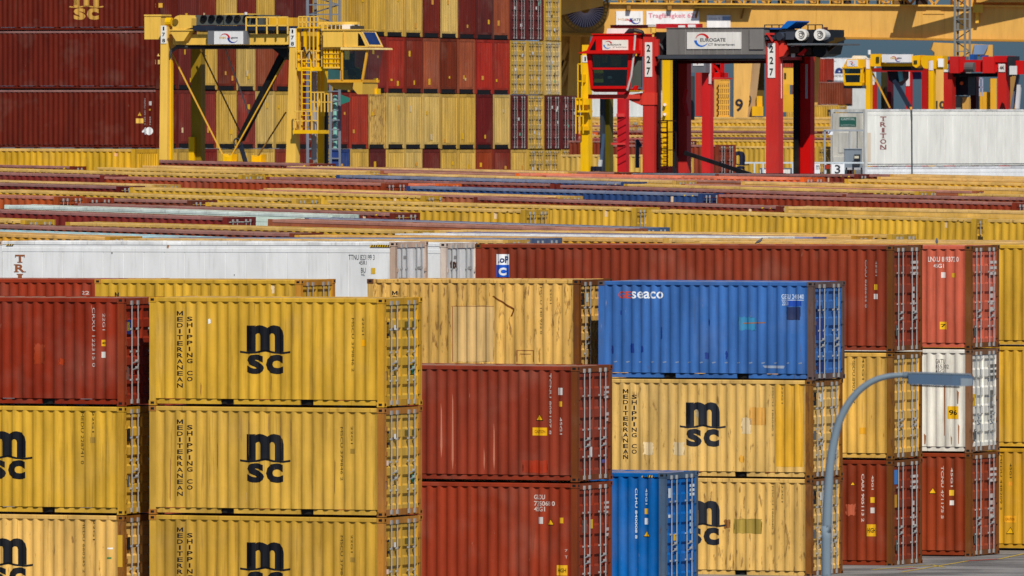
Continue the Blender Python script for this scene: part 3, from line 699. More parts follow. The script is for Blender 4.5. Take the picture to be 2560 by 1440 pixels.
def cname(c):
    if c in ('y','p') or c=='rusty': return 'yellow' if c!='p' else 'pale yellow'
    if c=='m': return 'maroon'
    r,g,b=c
    return 'yellow' if g>140 else 'blue' if b>r else 'brick pink' if g>75 else 'bright red' if r>165 else 'dark red'
for tier in range(4):
    for col,c in enumerate(TI[tier]):
        door=isinstance(c,str) and c in HEXC; rust=.1
        cc=HEXC[c] if door else ((206,166,88) if c=='rusty' else c)
        if c=='rusty': rust=.75
        kind='door end' if door else 'blank end'
        lab='%s container showing its %s, %s tier of the far stack, %s column'%(cname(c),kind,TN[tier],ORD[col] if col<len(ORD) else 'last')
        if col==0: lab='long %s container side on, %s tier at the left corner of the far stack'%(cname(c),TN[tier])
        C=container(FX,FY,FS,40,HC,cc,lab,lod=1,rust=rust,end='door' if door else 'blank',group='containers of the tall far stack',jit=.06,slope=None)
        C.o.location += VV*(2.515*col)+Vector((0,0,2.93*(3-tier)-.0032*2.515*col+random.uniform(-.012,.012))) + Vector((CT,-ST,0))*random.uniform(-.03,.05)
        if col==0 or door: pass
        else:
            for o in list(C.o.children):
                if o.name.startswith('side_panel') and col>0: bpy.data.objects.remove(o)
        # small stickers on the ends
        if not door and col>0:
            for j in range(random.choice((1,1,2))):
                yl=random.uniform(-.75,.75); zl=random.choice((random.uniform(.35,.8),random.uniform(1.7,2.1))); w=random.uniform(.08,.16); hgt=random.uniform(.12,.34)
                me=MB().add([(0,yl-w,zl),(0,yl+w,zl),(0,yl+w,zl+hgt),(0,yl-w,zl+hgt)],[(0,1,2,3)]).mesh('sticker',(CLEAN,))
                inst('sticker',me,C.o,rgb(random.choice(((236,182,30),(236,182,30),(224,160,60),(226,200,150))),0),(C.L/2-.008,0,0))
        if door:
            for j in range(4):
                yl=random.uniform(-.8,.8); zl=random.uniform(.5,2.4)
                me=MB().add([(0,yl-.08,zl),(0,yl+.12,zl),(0,yl+.12,zl+.16),(0,yl-.08,zl+.16)],[(0,1,2,3)]).mesh('sticker',(CLEAN,))
                inst('sticker',me,C.o,rgb(random.choice(((220,216,210),(220,216,210),(60,170,140),(60,50,40))),0),(C.L/2-.022,0,0))
        if col==0:
            C.py=C.py-2.93*(3-tier)*FS
            if tier==0:
                big_logo(C,171,256,-24,49,(196,150,70)); plate(C,437-50,455-50,8,19,(226,170,60))
            elif tier==1:
                plate(C,386,398,150,161,(226,190,110)); put(C,'warning_sign',PF(C).G([(391,141),(398,141),(394,134)]),(230,190,110))
            elif tier==2:
                plate(C,338,356,296,308,(226,180,80)); put(C,'warning_sign',PF(C).G([(342,289),(352,289),(347,279)]),(230,180,60))
                f=PF(C); f.D('MSMU 479 203 5',358,362,246,312,.01); f.D('45G1',371,375,290,312,.01); put(C,'lettering',f,(214,206,200))
                f=PF(C); f.arc(lx(C,371),lz(C,327.5),.1,.1,0,2*PI,.1,.1,20); f.T('4',353,364,318,336,.04); put(C,'lettering',f,(230,230,228))
                plate(C,370,375,272,276,(220,170,60)); plate(C,370,377,253,263,(214,210,206))
# yellow one standing before the far stack at the frame edge
L0=container(338,373,62.2,40,HC,(206,162,40),'yellow container at the frame edge below the long red ones, with blank end',slope=.004,lod=1,end='blank',group='containers beyond the long block',rust=.1)
put(L0,'lettering',PF(L0).R(286,294,383,391),(224,170,130))
# rows seen between the legs of the red carriers
FR=[(44.6,1600,293,.004,YP,1),(44.7,2110,294,.004,YP,1),(44.8,1560,303,.004,YP,0),(44.9,2092,304,.004,Y,0),(45.0,1590,313,.004,RP,1),(45.1,2100,316,.004,YP,1),(45.2,1570,318,.004,YP,0),
    (45.3,1620,327,.004,RB,0),(45.4,2050,328,.006,MAR,1),(45.5,2092,335,.006,Y,0),(45.5,1455,331,.003,ORANGE,0),(45.6,1640,338,.004,YP,0),(45.7,2096,344,.006,MAR,1),(45.8,1422,338,.0,BR,0),
    (45.9,1690,345,.003,(176,40,50),0),(46.1,2100,351,.006,Y,0),(46.2,1702,352,.002,(130,48,38),0),(49.4,2046,366,.003,(206,164,62),0),(49.2,2090,378,.003,(150,54,40),0),(51.4,1796,362,.002,(138,52,44),0),(52.5,1690,387,.002,YF,0)]
NM2={BR:'bright red',RB:'dark red',MAR:'maroon',(176,40,50):'crimson red',(130,48,38):'red brown',(138,52,44):'brick red',(206,164,62):'logo-marked yellow',YF:'dull yellow',(150,54,40):'rust brown'}; NM2.update(NM)
NM2.update({BR:'bright red',RB:'dark red',MAR:'maroon',YF:'dull yellow'})
for i,(s,xr,py,m,c,sm) in enumerate(FR):
    ln=20 if c in((138,52,44),YF,(206,164,62),(150,54,40)) else 40
    C=container(xr,py,s,ln,HC,c,'%s container between the red carrier legs, %s line above the dull yellow one'%(NM2[c],ORD[len(FR)-1-i]),
        slope=m,lod=1,rust=.12,smooth=bool(sm),group='containers beyond the long block',end='door')
    if c==(206,164,62): big_logo(C,1794,1872,378,440,(30,34,54))
# white refrigerated container turned the other way, and its neighbour below
YW=math.radians(44)
w1=container(2163,273,49.6,40,HC,(222,222,216),'far white container with brown lettering down its side behind the grey switch box',lod=1,smooth=True,yaw=YW,left=True,end='plain',group='white refrigerated containers',rust=.06,cat='refrigerated container',name='refrigerated_container',slope=None)
w2=container(2163,273,49.6,40,HC,(228,230,232),'white container under the one with brown lettering, only its top band visible',lod=1,smooth=True,yaw=YW,left=True,end='plain',group='white refrigerated containers',rust=.04,zoff=-2.905,cat='refrigerated container',name='refrigerated_container')
kx=49.6*math.cos(YW)
def wx(px): return -w1.L/2+(px-2163)/kx
def wz(py): return w1.H-(py-273)/49.6
f=Flat()
for i,ch in enumerate('TRITON'):
    y0=291+i*14.2; ww=8 if ch!='I' else 3.4
    f.text(ch,wx(2210-ww),wx(2210+ww),wz(y0+12),wz(y0),.03)
    if ch in 'TIN': f.rect(wx(2206),wx(2214),wz(y0+12),wz(y0+11))
inst('lettering',f.mesh('lettering',-HW+.012),w1.o,rgb((142,92,92),0))
f=Flat().rect(wx(2169),wx(2178),wz(405),wz(332)); inst('guide_channel',f.mesh('guide_channel',-HW+.012),w1.o,rgb((206,192,172),0))
# machinery end of the white container, facing the left of the frame
b=MB(); b.box(-.03,-.004,-1.05,1.05,.2,2.7); me=b.mesh('machinery_end')
me_o=inst('machinery_end',me,w1.o,rgb((230,226,212),.25),(-w1.L/2,0,0))
b=MB(); b.box(-.045,-.032,-.62,.55,2.02,2.5); inst('name_plate',b.mesh('name_plate',(CLEAN,)),w1.o,rgb((54,110,96),0),(-w1.L/2,0,0))
def end_text(t,y0,y1,z0,z1,col):
    f=Flat().text(t,0,1,z0,z1,.03); me=f.mesh('lettering',0.0)
    for v in me.vertices: v.co=Vector((-.049,y1+(y0-y1)*v.co.x,v.co.z))
    inst('lettering',me,w1.o,rgb(col,0),(-w1.L/2,0,0))
end_text('CAPITAL',-.56,.45,2.34,2.46,(200,216,210)); end_text('INTERMODAL',-.56,.45,2.05,2.13,(190,206,200))
b=MB(); b.box(-.06,-.032,-.95,.95,.2,.5).box(-.05,-.032,-.7,.6,.7,1.7); inst('access_panel',b.mesh('access_panel'),w1.o,rgb((224,222,210),.1),(-w1.L/2,0,0))
# far containers against the sky
far=[(2066,146,23.0,20,(160,48,44),'red container on the far pile against the sky, under the crane beam','blank'),
     (2172,145,22.8,20,(230,230,230),'white container with a blue emblem on the far pile behind the yellow carrier cab','plain'),
     (2112,205,23.1,20,(124,54,44),'brown red container under the white one with the blue emblem','blank'),
     (2098,263,23.3,20,(196,152,56),'mustard container beneath the brown red one, near the crane','plain'),
     (2168,217,22.9,20,(206,208,206),'pale grey container below the yellow carrier cab','plain')]
for xr,py,s,ln,c,lab,e in far:
    C=container(xr,py,s,ln,STD if ln==20 else HC,c,lab,lod=1,smooth=c[0]>200,end=e,group='containers on the far pile',slope=.002)
    if c[0]==230:
        f=PF(C); f.arc(lx(C,2098),lz(C,180),.30,.30,-.2,PI+.2,.16,.18,12); f.R(2087,2109,180,184); put(C,'emblem',f,(40,60,120)); put(C,'lettering',PF(C).T('HAMBURG',2085,2114,187,193,.02),(40,40,50)); put(C,'lettering',PF(C).T('COLD',2078,2090,151,155,.03),(130,130,134))
    if c==(196,152,56): put(C,'lettering',PF(C).T('n',2068,2078,274,290,.06),(40,38,40))
wr=container(1640,226,24.0,40,HC,(216,218,216),'white smooth container far behind the yellow and red carrier legs',lod=1,smooth=True,end='plain',group='containers on the far pile',slope=.002)
wg=container(1372,104,24.2,40,HC,(92,102,118),'slate grey container behind the far stack under the crane beam',lod=1,end='plain',group='containers on the far pile',slope=.002)
wl=container(1366,84,24.1,40,HC,(120,156,196),'light blue container topmost on the grey pile under the crane beam',lod=1,end='plain',group='containers on the far pile',slope=.002)
wm=container(1374,176,24.3,40,HC,(84,94,110),'darker slate container low behind the far stack beside the yellow leg',lod=1,end='plain',group='containers on the far pile',slope=.002)
# ---------------------------------------------------------------- machines: local x along the container rows, y away from us, z up; sizes read off the photo
class Loc:
    def __init__(s,px0,sc,zg=-.4,yaw=-TH):
        s.px0=px0; s.s=sc; b=P(px0,300,sc); s.base=Vector((b.x,b.y,zg)); s.zg=zg; s.yaw=yaw
        t=(px0-CX)/F; c,n=math.cos(yaw),math.sin(yaw)
        s.kx=sc*(c-t*n); s.ky=sc*(-n-t*c)
        s.z0=CAMH-zg
    def X(s,px,y=0.0): return (px-s.px0-s.ky*y)/s.kx
    def Z(s,py): return s.z0+(300-py)/s.s
    def box(s,b,x0,x1,p0,p1,y0,y1,mi=0): return b.box(s.X(x0,y0),s.X(x1,y0),y0,y1,s.Z(p1),s.Z(p0),mi)
    def poly(s,b,pts,y0,y1,mi=0): return b.prism([(s.X(a,y0),s.Z(c)) for a,c in pts],y0,y1,mi)
    def pt(s,px,py,y=0.0): return (s.X(px,y),y,s.Z(py))
    def bar(s,b,a,c,w,y=0.0,y2=None): return b.bar(s.pt(*a,y),s.pt(*c,y if y2 is None else y2),w)
    def sign(s,name,parent,fn,y,color):
        f=Flat(); fn(f); f.v=[(s.X(a,y),s.Z(c)) for a,c in f.v]
        return inst(name,f.mesh(name,y),parent,rgb(color,0))
def txt(f,t,x0,x1,y0,y1,b=.02):
    vs,fs,_=glyphs(t,b); k=len(f.v); f.v+=[(x0+a*(x1-x0),y1+(y0-y1)*c) for a,c in vs]; f.f+=[tuple(k+i for i in q) for q in fs]; return f
def R_(f,x0,x1,y0,y1): return f.poly([(x0,y1),(x1,y1),(x1,y0),(x0,y0)])
def arcpx(f,cx,cy,r,a0,a1,w0,w1): return f.arc(cx,cy,r,r,-math.radians(a0),-math.radians(a1),w0,w1,10)
def plates(L,t,nums,x0,x1,y0,y1,y,tilt=0):
    b=MB(); L.box(b,x0,x1,y0,y1,y-.03,y-.003); p=b.build('number_plate',t,(226,226,220),(CLEAN,))
    n=len(nums); h=(y1-y0)/n
    L.sign('number',p,lambda f:[txt(f,c,(x0+x1)/2-(x1-x0)*(.26 if c!='1' else .13),(x0+x1)/2+(x1-x0)*(.26 if c!='1' else .13),y0+h*i+h*.18,y0+h*i+h*.82,.03) for i,c in enumerate(nums)],y-.034,(24,24,26))
def rails(L,b,x0,x1,ytop,ybot,n,y,w=.045,mid=True):
    for i in range(n+1):
        x=x0+(x1-x0)*i/n; L.bar(b,(x,ybot),(x,ytop),w,y)
    L.bar(b,(x0,ytop),(x1,ytop),w,y)
    if mid: L.bar(b,(x0,(ytop+ybot)/2),(x1,(ytop+ybot)/2),w,y)
# ================= yellow straddle carrier 178
L=Loc(398,56.0)
t=thing('straddle_carrier','large yellow straddle carrier numbered 178 with its cab before the tall far stack','straddle carrier',L.base,(0,0,-TH),'straddle carriers')
YC=rgb((234,188,82),0); YD=rgb((240,184,12),0); NV=rgb((34,42,58),0); GRY=rgb((112,114,118),0); BLK=rgb((16,16,20),0)
def one(name,fn,color=YC,mats=(CLEAN,),parent=None,lab=None,smooth=False):
    b=MB(); fn(b); o=b.build(name,parent or t,color,mats,smooth)
    if lab: o['label']=lab
    return o
one('leg',lambda b:(L.poly(b,[(402,66),(420,66),(413,984),(391,984)],0,.5)))
one('leg',lambda b:(L.poly(b,[(724,72),(741,72),(737,400),(742,984),(708,984),(713,400)],0,.5)))
one('leg',lambda b:(L.box(b,478,503,120,984,4.3,4.8)),rgb((150,120,20),0)); one('leg',lambda b:(L.box(b,795,811,150,984,4.3,4.8)),YD)  # far left leg coloured darker for the shade of the top
for x in (414,):
    one('cable_duct',lambda b:L.box(b,421,428,150,400,.3,.55),YD)
one('leg_guard',lambda b:L.box(b,472,485,343,420,4.1,4.28),YD)
plates(L,t,'178',402,416,64,109,0); plates(L,t,'178',722,737,72,118,0)
mb=one('main_beam',lambda b:(L.box(b,432,722,86,112,.1,.6),L.box(b,440,722,116,121,.3,.5)),YC); one('main_beam',lambda b:L.box(b,470,805,90,116,4.2,4.7),YD)
one('cross_beam',lambda b:L.box(b,404,425,95,120,.5,4.4)); one('cross_beam',lambda b:L.box(b,722,742,80,118,.5,4.4))
one('dark_underside',lambda b:L.box(b,440,716,112.5,122,.2,4.0),BLK)  # black block painted in for the shadow below the main beam
one('engine_deck',lambda b:L.poly(b,[(466,64),(716,66),(720,77),(478,77)],-.2,3.0),NV)
one('deck_edge',lambda b:L.box(b,600,715,78.5,84,.1,2.5),rgb((66,66,60),0))
for x0,x1 in ((489,557),(560,626),(629,657)):
    r=one('radiator_box',lambda b:L.box(b,x0,x1,38,63,.2,2.2),rgb((84,88,84),.1))
    for cx in (506,526,546,570,590,612,634):
        if x0<cx<x1:
            one('cooling_fan',lambda b:(b.ring(L.X(cx),L.Z(46),.09,.15,.1,.198,18),b.tube((L.X(cx),.15,L.Z(46)),(L.X(cx),.199,L.Z(46)),.05,10)),BLK,parent=r)
one('engine_cover',lambda b:L.box(b,562,612,34,37.5,.3,2.0)); one('beacon',lambda b:(b.tube(L.pt(614,40,.3),L.pt(614,31,.3),.07,10)),rgb((222,216,214),0))
one('counter_box',lambda b:(L.box(b,361,402,40,98,.56,1.6),L.box(b,360,404,36,40,.53,1.65)))
def drum(b):
    L.poly(b,[(431,74)]+[(452+21*math.cos(math.radians(a)),58+20*-math.sin(math.radians(a))) for a in range(180,80,-12)]+[(474,39),(479,46),(478,70),(462,74)],-.35,.8)
one('hoist_drum',drum); one('hoist_hub',lambda b:b.tube((L.X(447),-.36,L.Z(55)),(L.X(447),-.42,L.Z(55)),.14,12),rgb((120,92,30),0))
one('hoist_bracket',lambda b:(L.poly(b,[(424,77),(476,77),(459,103),(440,103)],-.35,.3),L.box(b,423,478,74,77,-.4,.5)))
one('motor',lambda b:b.tube(L.pt(416,55,.2),L.pt(430,55,.2),.2,12),YD)
sb=one('sign_box',lambda b:L.box(b,519,616,77.5,111.5,-.25,.09),GRY)
one('sign_panel',lambda b:L.box(b,535,607,79,111,-.28,-.255),rgb((228,228,228),0),parent=sb)
def mlogo(x0,x1,y0,y1,parent,y):
    w=x1-x0; h=y1-y0; cx=x0+w*.5; cy=y0+h*.5
    L.sign('lettering',parent,lambda f:txt(f,'msc',x0+w*.18,x0+w*.42,y0+h*.42,y0+h*.58,.03),y,(206,166,70))
    L.sign('lettering',parent,lambda f:txt(f,'gate',x0+w*.58,x0+w*.82,y0+h*.42,y0+h*.62,.03),y,(90,94,100))
    L.sign('logo_arc',parent,lambda f:arcpx(f,x0+w*.66,cy,h*.38,180,330,h*.09,h*.01),y,(40,70,150))
    L.sign('logo_arc',parent,lambda f:arcpx(f,x0+w*.36,cy+h*.06,h*.36,0,150,h*.09,h*.01),y,(206,34,60))
mlogo(535,607,79,111,sb,-.284)
one('railing',lambda b:rails(L,b,615,718,44,86,4,-.2,.06)); one('railing',lambda b:rails(L,b,640,735,47,66,4,2.4,.05))
one('top_box',lambda b:L.box(b,671,731,45,66,.5,2.2),rgb((226,172,44),0))
# spreader with its ropes and cylinder
one('cylinder',lambda b:(L.bar(b,(709,128),(598,352),.24,1.6),L.bar(b,(720,130),(608,352),.10,1.7)),rgb((24,24,26),0))
one('cylinder_rod',lambda b:L.bar(b,(598,350),(615,410),.16,1.6),NV); one('cable_ring',lambda b:b.ring(L.X(594,1.5),L.Z(355),.14,.2,1.45,1.5,16),rgb((60,60,64),0))
for a,c,y,col in (((430,134),(556,385),.8,(226,172,60)),((712,150),(577,392),1.3,(226,172,50)),((502,122),(606,340),3.6,(120,84,40)),((716,280),(640,400),3.6,(130,96,44)),((564,122),(625,290),3.0,(176,160,150))):
    one('hoist_rope',lambda b:L.bar(b,a,c,.055,y),rgb(col,0))
one('spreader',lambda b:(L.poly(b,[(556,385),(564,392),(572,392),(580,385),(578,410),(557,410)],.9,1.5),L.poly(b,[(629,388),(640,394),(654,386),(652,410),(630,410)],2.6,3.2),L.box(b,548,700,406,418,.8,3.4)),YD)
one('hose_bundle',lambda b:b.pipe([L.pt(420,150,.2),L.pt(428,128,.2),L.pt(445,116,.2),L.pt(470,118,.2)],.08,6),rgb((70,70,74),0))
one('junction_gear',lambda b:(L.poly(b,[(680,122),(716,112),(718,140),(712,150),(690,130)],.6,2.4)),rgb((34,34,36),0))
# ladders, platforms and the lift cage on the driver side
one('platform',lambda b:L.box(b,742,851,168,178,-.1,2.0),YD); one('platform',lambda b:L.box(b,742,806,68,72,-.1,2.6),YD); one('platform',lambda b:L.box(b,730,792,325,334,-.4,.9),YD)
one('railing',lambda b:rails(L,b,745,793,43,70,5,-.08,.05)); one('railing',lambda b:rails(L,b,776,826,231,280,6,-.1,.045)); one('railing',lambda b:rails(L,b,734,792,278,325,4,-.35,.05))
one('railing',lambda b:rails(L,b,740,850,128,170,9,-.05,.045))
for x,y0,y1,w in ((762,74,170,.13),(794,74,172,.12),(816,106,172,.09),(829,106,172,.09),(746,70,178,.08)):
    one('cage_post',lambda b:L.bar(b,(x,y0),(x,y1),w,.1),YD)
def ladder(b,x0,x1,y0,y1,n,y,w=.05):
    L.bar(b,(x0,y0),(x0,y1),w,y); L.bar(b,(x1,y0),(x1,y1),w,y)
    for i in range(n): L.bar(b,(x0,y0+(y1-y0)*(i+.5)/n),(x1,y0+(y1-y0)*(i+.5)/n),w*.8,y)
one('cage_post',lambda b:L.bar(b,(772,60),(772,150),.05,-.1),YD); one('cage_post',lambda b:L.bar(b,(782,60),(782,168),.06,-.1),YD); one('cage_post',lambda b:L.bar(b,(803,60),(803,168),.06,-.15),YC); one('roof_rail',lambda b:rails(L,b,806,846,60,75,4,-.5,.04,False),YC); one('cable_loop',lambda b:b.pipe([L.pt(758,118,-.1),L.pt(764,140,-.15),L.pt(772,128,-.1),L.pt(780,150,-.1)],.035,6),rgb((40,36,34),0)); one('grab_rail',lambda b:L.bar(b,(856,80),(856,118),.035,-.62),YC); one('ladder',lambda b:ladder(b,753,775,150,325,12,-.1),YD); one('ladder',lambda b:ladder(b,798,812,80,172,9,.2),rgb((120,60,30),0)); one('ladder',lambda b:ladder(b,836,842,100,172,9,.3),rgb((60,56,50),0))
one('leg_pipe',lambda b:b.tube(L.pt(784,180,1.2),L.pt(784,400,1.2),.12,10),rgb((150,150,156),.2))
one('leg_pipe',lambda b:b.tube(L.pt(806,176,2.2),L.pt(806,290,2.2),.11,10),YD); one('leg_pipe',lambda b:L.box(b,812,818,236,420,4.0,4.2),NV)
# cab: side towards us, windscreen at its right end
CY0=-.55; CY1=1.35
cab=one('cab',lambda b:(L.poly(b,[(805,78),(894,78),(914,119),(805,119)],CY0,CY1),L.box(b,803,897,75,77.8,CY0-.06,CY1+.06),L.box(b,806,850,119.2,124,-.4,1.2),L.box(b,806,850,168,172,-.4,1.2),L.box(b,806,850,124,168,.9,1.2)),YC)
one('grille_back',lambda b:L.box(b,808,849,124,168,.2,.3),rgb((84,54,24),0),parent=cab); one('grille_bar',lambda b:[L.box(b,x,x+w,124,168,-.38,-.2) for x,w in ((806,3),(812,4),(820,9),(833,3),(840,3),(846,3))],YD,parent=cab); one('grille_rail',lambda b:[L.box(b,806,850,y,y+1.5,-.42,-.385) for y in (134,146,158)],YC,parent=cab)
one('sun_visor',lambda b:L.poly(b,[(848,119.5),(926,121),(928,125.5),(848,125.5)],CY0-.12,CY1+.3),rgb((236,204,130),0),parent=cab)
def slope_quad(b,u0,u1,v0,v1,off):
    q=[]
    for u,v in ((u0,v0),(u0,v1),(u1,v1),(u1,v0)):
        y=CY0+(CY1-CY0)*u; px=894+20*v; p=(L.X(px,CY0)+off,y,L.Z(78+41*v)+off*.5); q.append(p)
    b.add(q,[(0,1,2,3)])
one('roof_window',lambda b:slope_quad(b,.16,.86,.12,.86,.03),rgb((28,52,104),0),parent=cab)
one('roof_window_frame',lambda b:slope_quad(b,.06,.95,.04,.95,.015),rgb((238,196,110),0),parent=cab)
one('roof_quarter_window',lambda b:L.poly(b,[(891,84),(896,88),(909,116),(891,116)],CY0-.012,CY0-.002),BLK,parent=cab)
one('cab_frame',lambda b:(L.poly(b,[(849,125.5),(854,125.5),(854,204),(849,204)],CY0,CY0+.12),L.poly(b,[(911,125.5),(916,125.5),(903,204),(898,204)],CY0,CY0+.1),L.box(b,815,904,200,207,CY0,CY1),L.poly(b,[(854,125.5),(911,125.5),(911,128.5),(854,128.5)],CY0,CY0+.1),L.poly(b,[(911,125.5),(916,125.5),(903,204),(898,204)],CY1-.08,CY1),L.box(b,848,852,176,202,CY0,CY1)),rgb((222,160,44),0),parent=cab)
one('side_window',lambda b:L.poly(b,[(854,128),(911,128),(898,200),(854,200)],CY0+.03,CY0+.04),None,(GLASS,),parent=cab)
one('front_window',lambda b:b.add([(L.X(915,CY0),CY0+.1,L.Z(126)),(L.X(903,CY0),CY0+.1,L.Z(200)),(L.X(903,CY0),CY1-.08,L.Z(200)),(L.X(915,CY0),CY1-.08,L.Z(126))],[(0,1,2,3)]),None,(GLASS,),parent=cab)
one('lower_window',lambda b:L.poly(b,[(817,174),(846,176),(846,199),(817,199)],-.42,-.41),rgb((52,92,92),0),parent=cab)
one('cab_floor',lambda b:(L.poly(b,[(880,207),(902,207),(902,236),(890,236),(878,222)],CY0,CY1-.1),L.poly(b,[(815,207),(878,207),(872,226),(836,224)],-.2,1.2)),rgb((214,170,66),0),parent=cab)
one('cab_rear_frame',lambda b:(L.box(b,852,858,125.5,200,CY1-.1,CY1-.02),L.box(b,880,883,125.5,200,CY1-.1,CY1-.02)),rgb((40,54,60),0),parent=cab)
one('lamp',lambda b:b.tube(L.pt(936,196,1.1),L.pt(936,207,1.1),.11,10),YD,parent=cab); one('lamp',lambda b:L.box(b,922,940,222,236,.9,1.3),YD,parent=cab)
one('air_conditioner',lambda b:(L.box(b,852,876,63,74,0,.9),),rgb((232,226,216),0)); one('roof_gear',lambda b:(L.box(b,872,888,66,74,0,.9),L.box(b,822,850,66,74,.2,.8)),rgb((70,66,60),0))
one('roof_beam',lambda b:L.box(b,794,890,56,63,.3,.6),YC)
one('seat',lambda b:(L.box(b,858,868,150,186,.1,.6),L.box(b,860,884,180,188,.1,.6)),rgb((30,34,38),0),parent=cab)
one('console',lambda b:(L.box(b,886,900,176,196,.0,.3),L.bar(b,(884,170),(890,180),.05,.1)),rgb((60,70,74),0),parent=cab)
# the driver: one grown body
def grow(name,parent,joints,bones,color,sub=2,material=CLEAN):
    me=bpy.data.meshes.new(name); me.from_pydata([j[0] for j in joints],bones,[])
    o=bpy.data.objects.new(name,me); COL.objects.link(o)
    m=o.modifiers.new('skin','SKIN'); o.modifiers.new('sub','SUBSURF').levels=sub; o.modifiers['sub'].render_levels=sub
    for v,j in zip(me.skin_vertices[0].data,joints):
        v.radius=(j[1],j[1] if len(j)<3 else j[2])
    me.skin_vertices[0].data[0].use_root=True
    dg=bpy.context.evaluated_depsgraph_get(); dg.update()
    m2=bpy.data.meshes.new_from_object(o.evaluated_get(dg)); m2.name=name
    bpy.data.objects.remove(o); bpy.data.meshes.remove(me)
    for mm in list(m2.materials): pass
    m2.materials.clear(); m2.materials.append(material); m2.polygons.foreach_set('use_smooth',[True]*len(m2.polygons))
    return inst(name,m2,parent,rgb(color,0) if color else None)
bx,bz=L.X(866),L.Z(184)
pr=thing('person','seated person in dark blue work clothes inside the large yellow carrier cab','person',L.base,(0,0,-TH))
def pj(x,y,z): return (bx+x,.34+y,bz+z)
J=[(pj(0,0,0),.15),(pj(-.02,0,.22),.15),(pj(-.02,0,.42),.17),(pj(0,0,.54),.08),(pj(.03,0,.62),.07),(pj(.05,0,.72),.105),(pj(.06,0,.84),.08),
   (pj(0,-.2,.48),.075),(pj(.08,-.26,.22),.055),(pj(.32,-.2,.16),.045),(pj(.42,-.18,.17),.04),
   (pj(0,.2,.48),.075),(pj(.08,.26,.22),.055),(pj(.32,.2,.16),.045),(pj(.42,.18,.17),.04),
   (pj(.1,-.1,-.02),.105),(pj(.44,-.12,.02),.08),(pj(.5,-.12,-.38),.055),(pj(.62,-.12,-.42),.045),
   (pj(.1,.1,-.02),.105),(pj(.44,.12,.02),.08),(pj(.5,.12,-.38),.055),(pj(.62,.12,-.42),.045)]
Bn=[(0,1),(1,2),(2,3),(3,4),(4,5),(5,6),(2,7),(7,8),(8,9),(9,10),(2,11),(11,12),(12,13),(13,14),(0,15),(15,16),(16,17),(17,18),(0,19),(19,20),(20,21),(21,22)]
grow('body',pr,J,Bn,(52,74,96))
grow('head',pr,[(pj(.035,0,.64),.06),(pj(.06,0,.72),.085),(pj(.06,0,.80),.085),(pj(.15,0,.74),.02)],[(0,1),(1,2),(1,3)],(196,150,124))
grow('hair',pr,[(pj(.0,0,.76),.07),(pj(.05,0,.83),.088),(pj(.1,0,.84),.05)],[(0,1),(1,2)],(50,38,30))
for sy in (-1,1):
    jj=[(pj(.40,.19*sy,.17),.032),(pj(.47,.18*sy,.175),.034)]; bb=[(0,1)]
    for k in range(4):
        n=len(jj); jj+=[(pj(.50,.18*sy+(k-1.5)*.02,.175),.010),(pj(.54-(k==3)*.01,.18*sy+(k-1.5)*.021,.16),.009),(pj(.55-(k==3)*.01,.18*sy+(k-1.5)*.021,.135),.008)]; bb+=[(1,n),(n,n+1),(n+1,n+2)]
    n=len(jj); jj+=[(pj(.44,.15*sy,.16),.011),(pj(.48,.135*sy,.14),.009)]; bb+=[(0,n),(n,n+1)]
    grow('hand',pr,jj,bb,(196,150,124),1)
# ================= red straddle carrier 227
L=Loc(1607,61.0)
t=thing('straddle_carrier','large red straddle carrier numbered 227 with a grey sign-bearing engine housing','straddle carrier',L.base,(0,0,-TH),'straddle carriers')
RC=rgb((206,48,58),0); RD=rgb((214,14,16),0); RL=rgb((224,60,64),0); GH=rgb((116,113,110),0)
one('leg',lambda b:L.poly(b,[(1608,92),(1636,92),(1634,1030),(1603,1030)],0,.55),RC); one('leg',lambda b:L.poly(b,[(1914,104),(1944,104),(1948,1030),(1912,1030)],0,.55),RC)
one('leg',lambda b:L.box(b,1692,1718,140,1030,3.5,4.0),RC); one('leg',lambda b:L.poly(b,[(2000,140),(2027,140),(2027,1030),(1998,1030)],3.5,4.0),RD)
one('leg_head',lambda b:(L.box(b,1592,1606,98,141,.04,.5),L.box(b,1637,1646,98,141,.04,.5)),RC); one('leg_head',lambda b:L.poly(b,[(1938,101)]+[(1950+16*math.cos(math.radians(a)),122+20*-math.sin(math.radians(a))) for a in range(80,-90,-15)]+[(1938,146)],.1,.7),RL)
one('leg_collar',lambda b:L.box(b,1603,1637,232,262,-.04,.6),RL); one('cab_arm',lambda b:(L.box(b,1470,1600,236,247,-.1,.25),L.poly(b,[(1580,236),(1604,232),(1604,264),(1572,250)],.0,.3)),RL)
plates(L,t,'227',1612,1630,106,192,0); plates(L,t,'227',1918,1936,109,195,0)
one('number_strip',lambda b:L.box(b,1948,1953,160,246,.3,.33),rgb((216,212,206),0)); one('number_strip',lambda b:L.box(b,2014,2019,160,246,3.4,3.45),rgb((180,176,176),0))
eh=one('engine_housing',lambda b:(L.box(b,1666,1908,71,137,-.3,2.6),L.box(b,1664,1910,69.5,71,-.34,2.64)),GH); one('housing_end',lambda b:L.box(b,1872,1907,74,124,-.36,-.302),rgb((126,124,122),0),parent=eh)
one('housing_seams',lambda b:[L.box(b,x,x+1.2,72,137,-.315,-.302) for x in (1712,1732,1752,1771,1791,1811,1831,1851)],rgb((142,138,132),0),parent=eh)
sg=one('sign_panel',lambda b:L.box(b,1717,1852,81,123,-.345,-.317),rgb((224,222,216),0),parent=eh)
L.sign('lettering',sg,lambda f:txt(f,'EUROGATE',1750,1813,96,105,.03),-.35,(90,90,92)); L.sign('lettering',sg,lambda f:txt(f,'CT Bremerhaven',1770,1836,109,115,.02),-.35,(96,96,98))
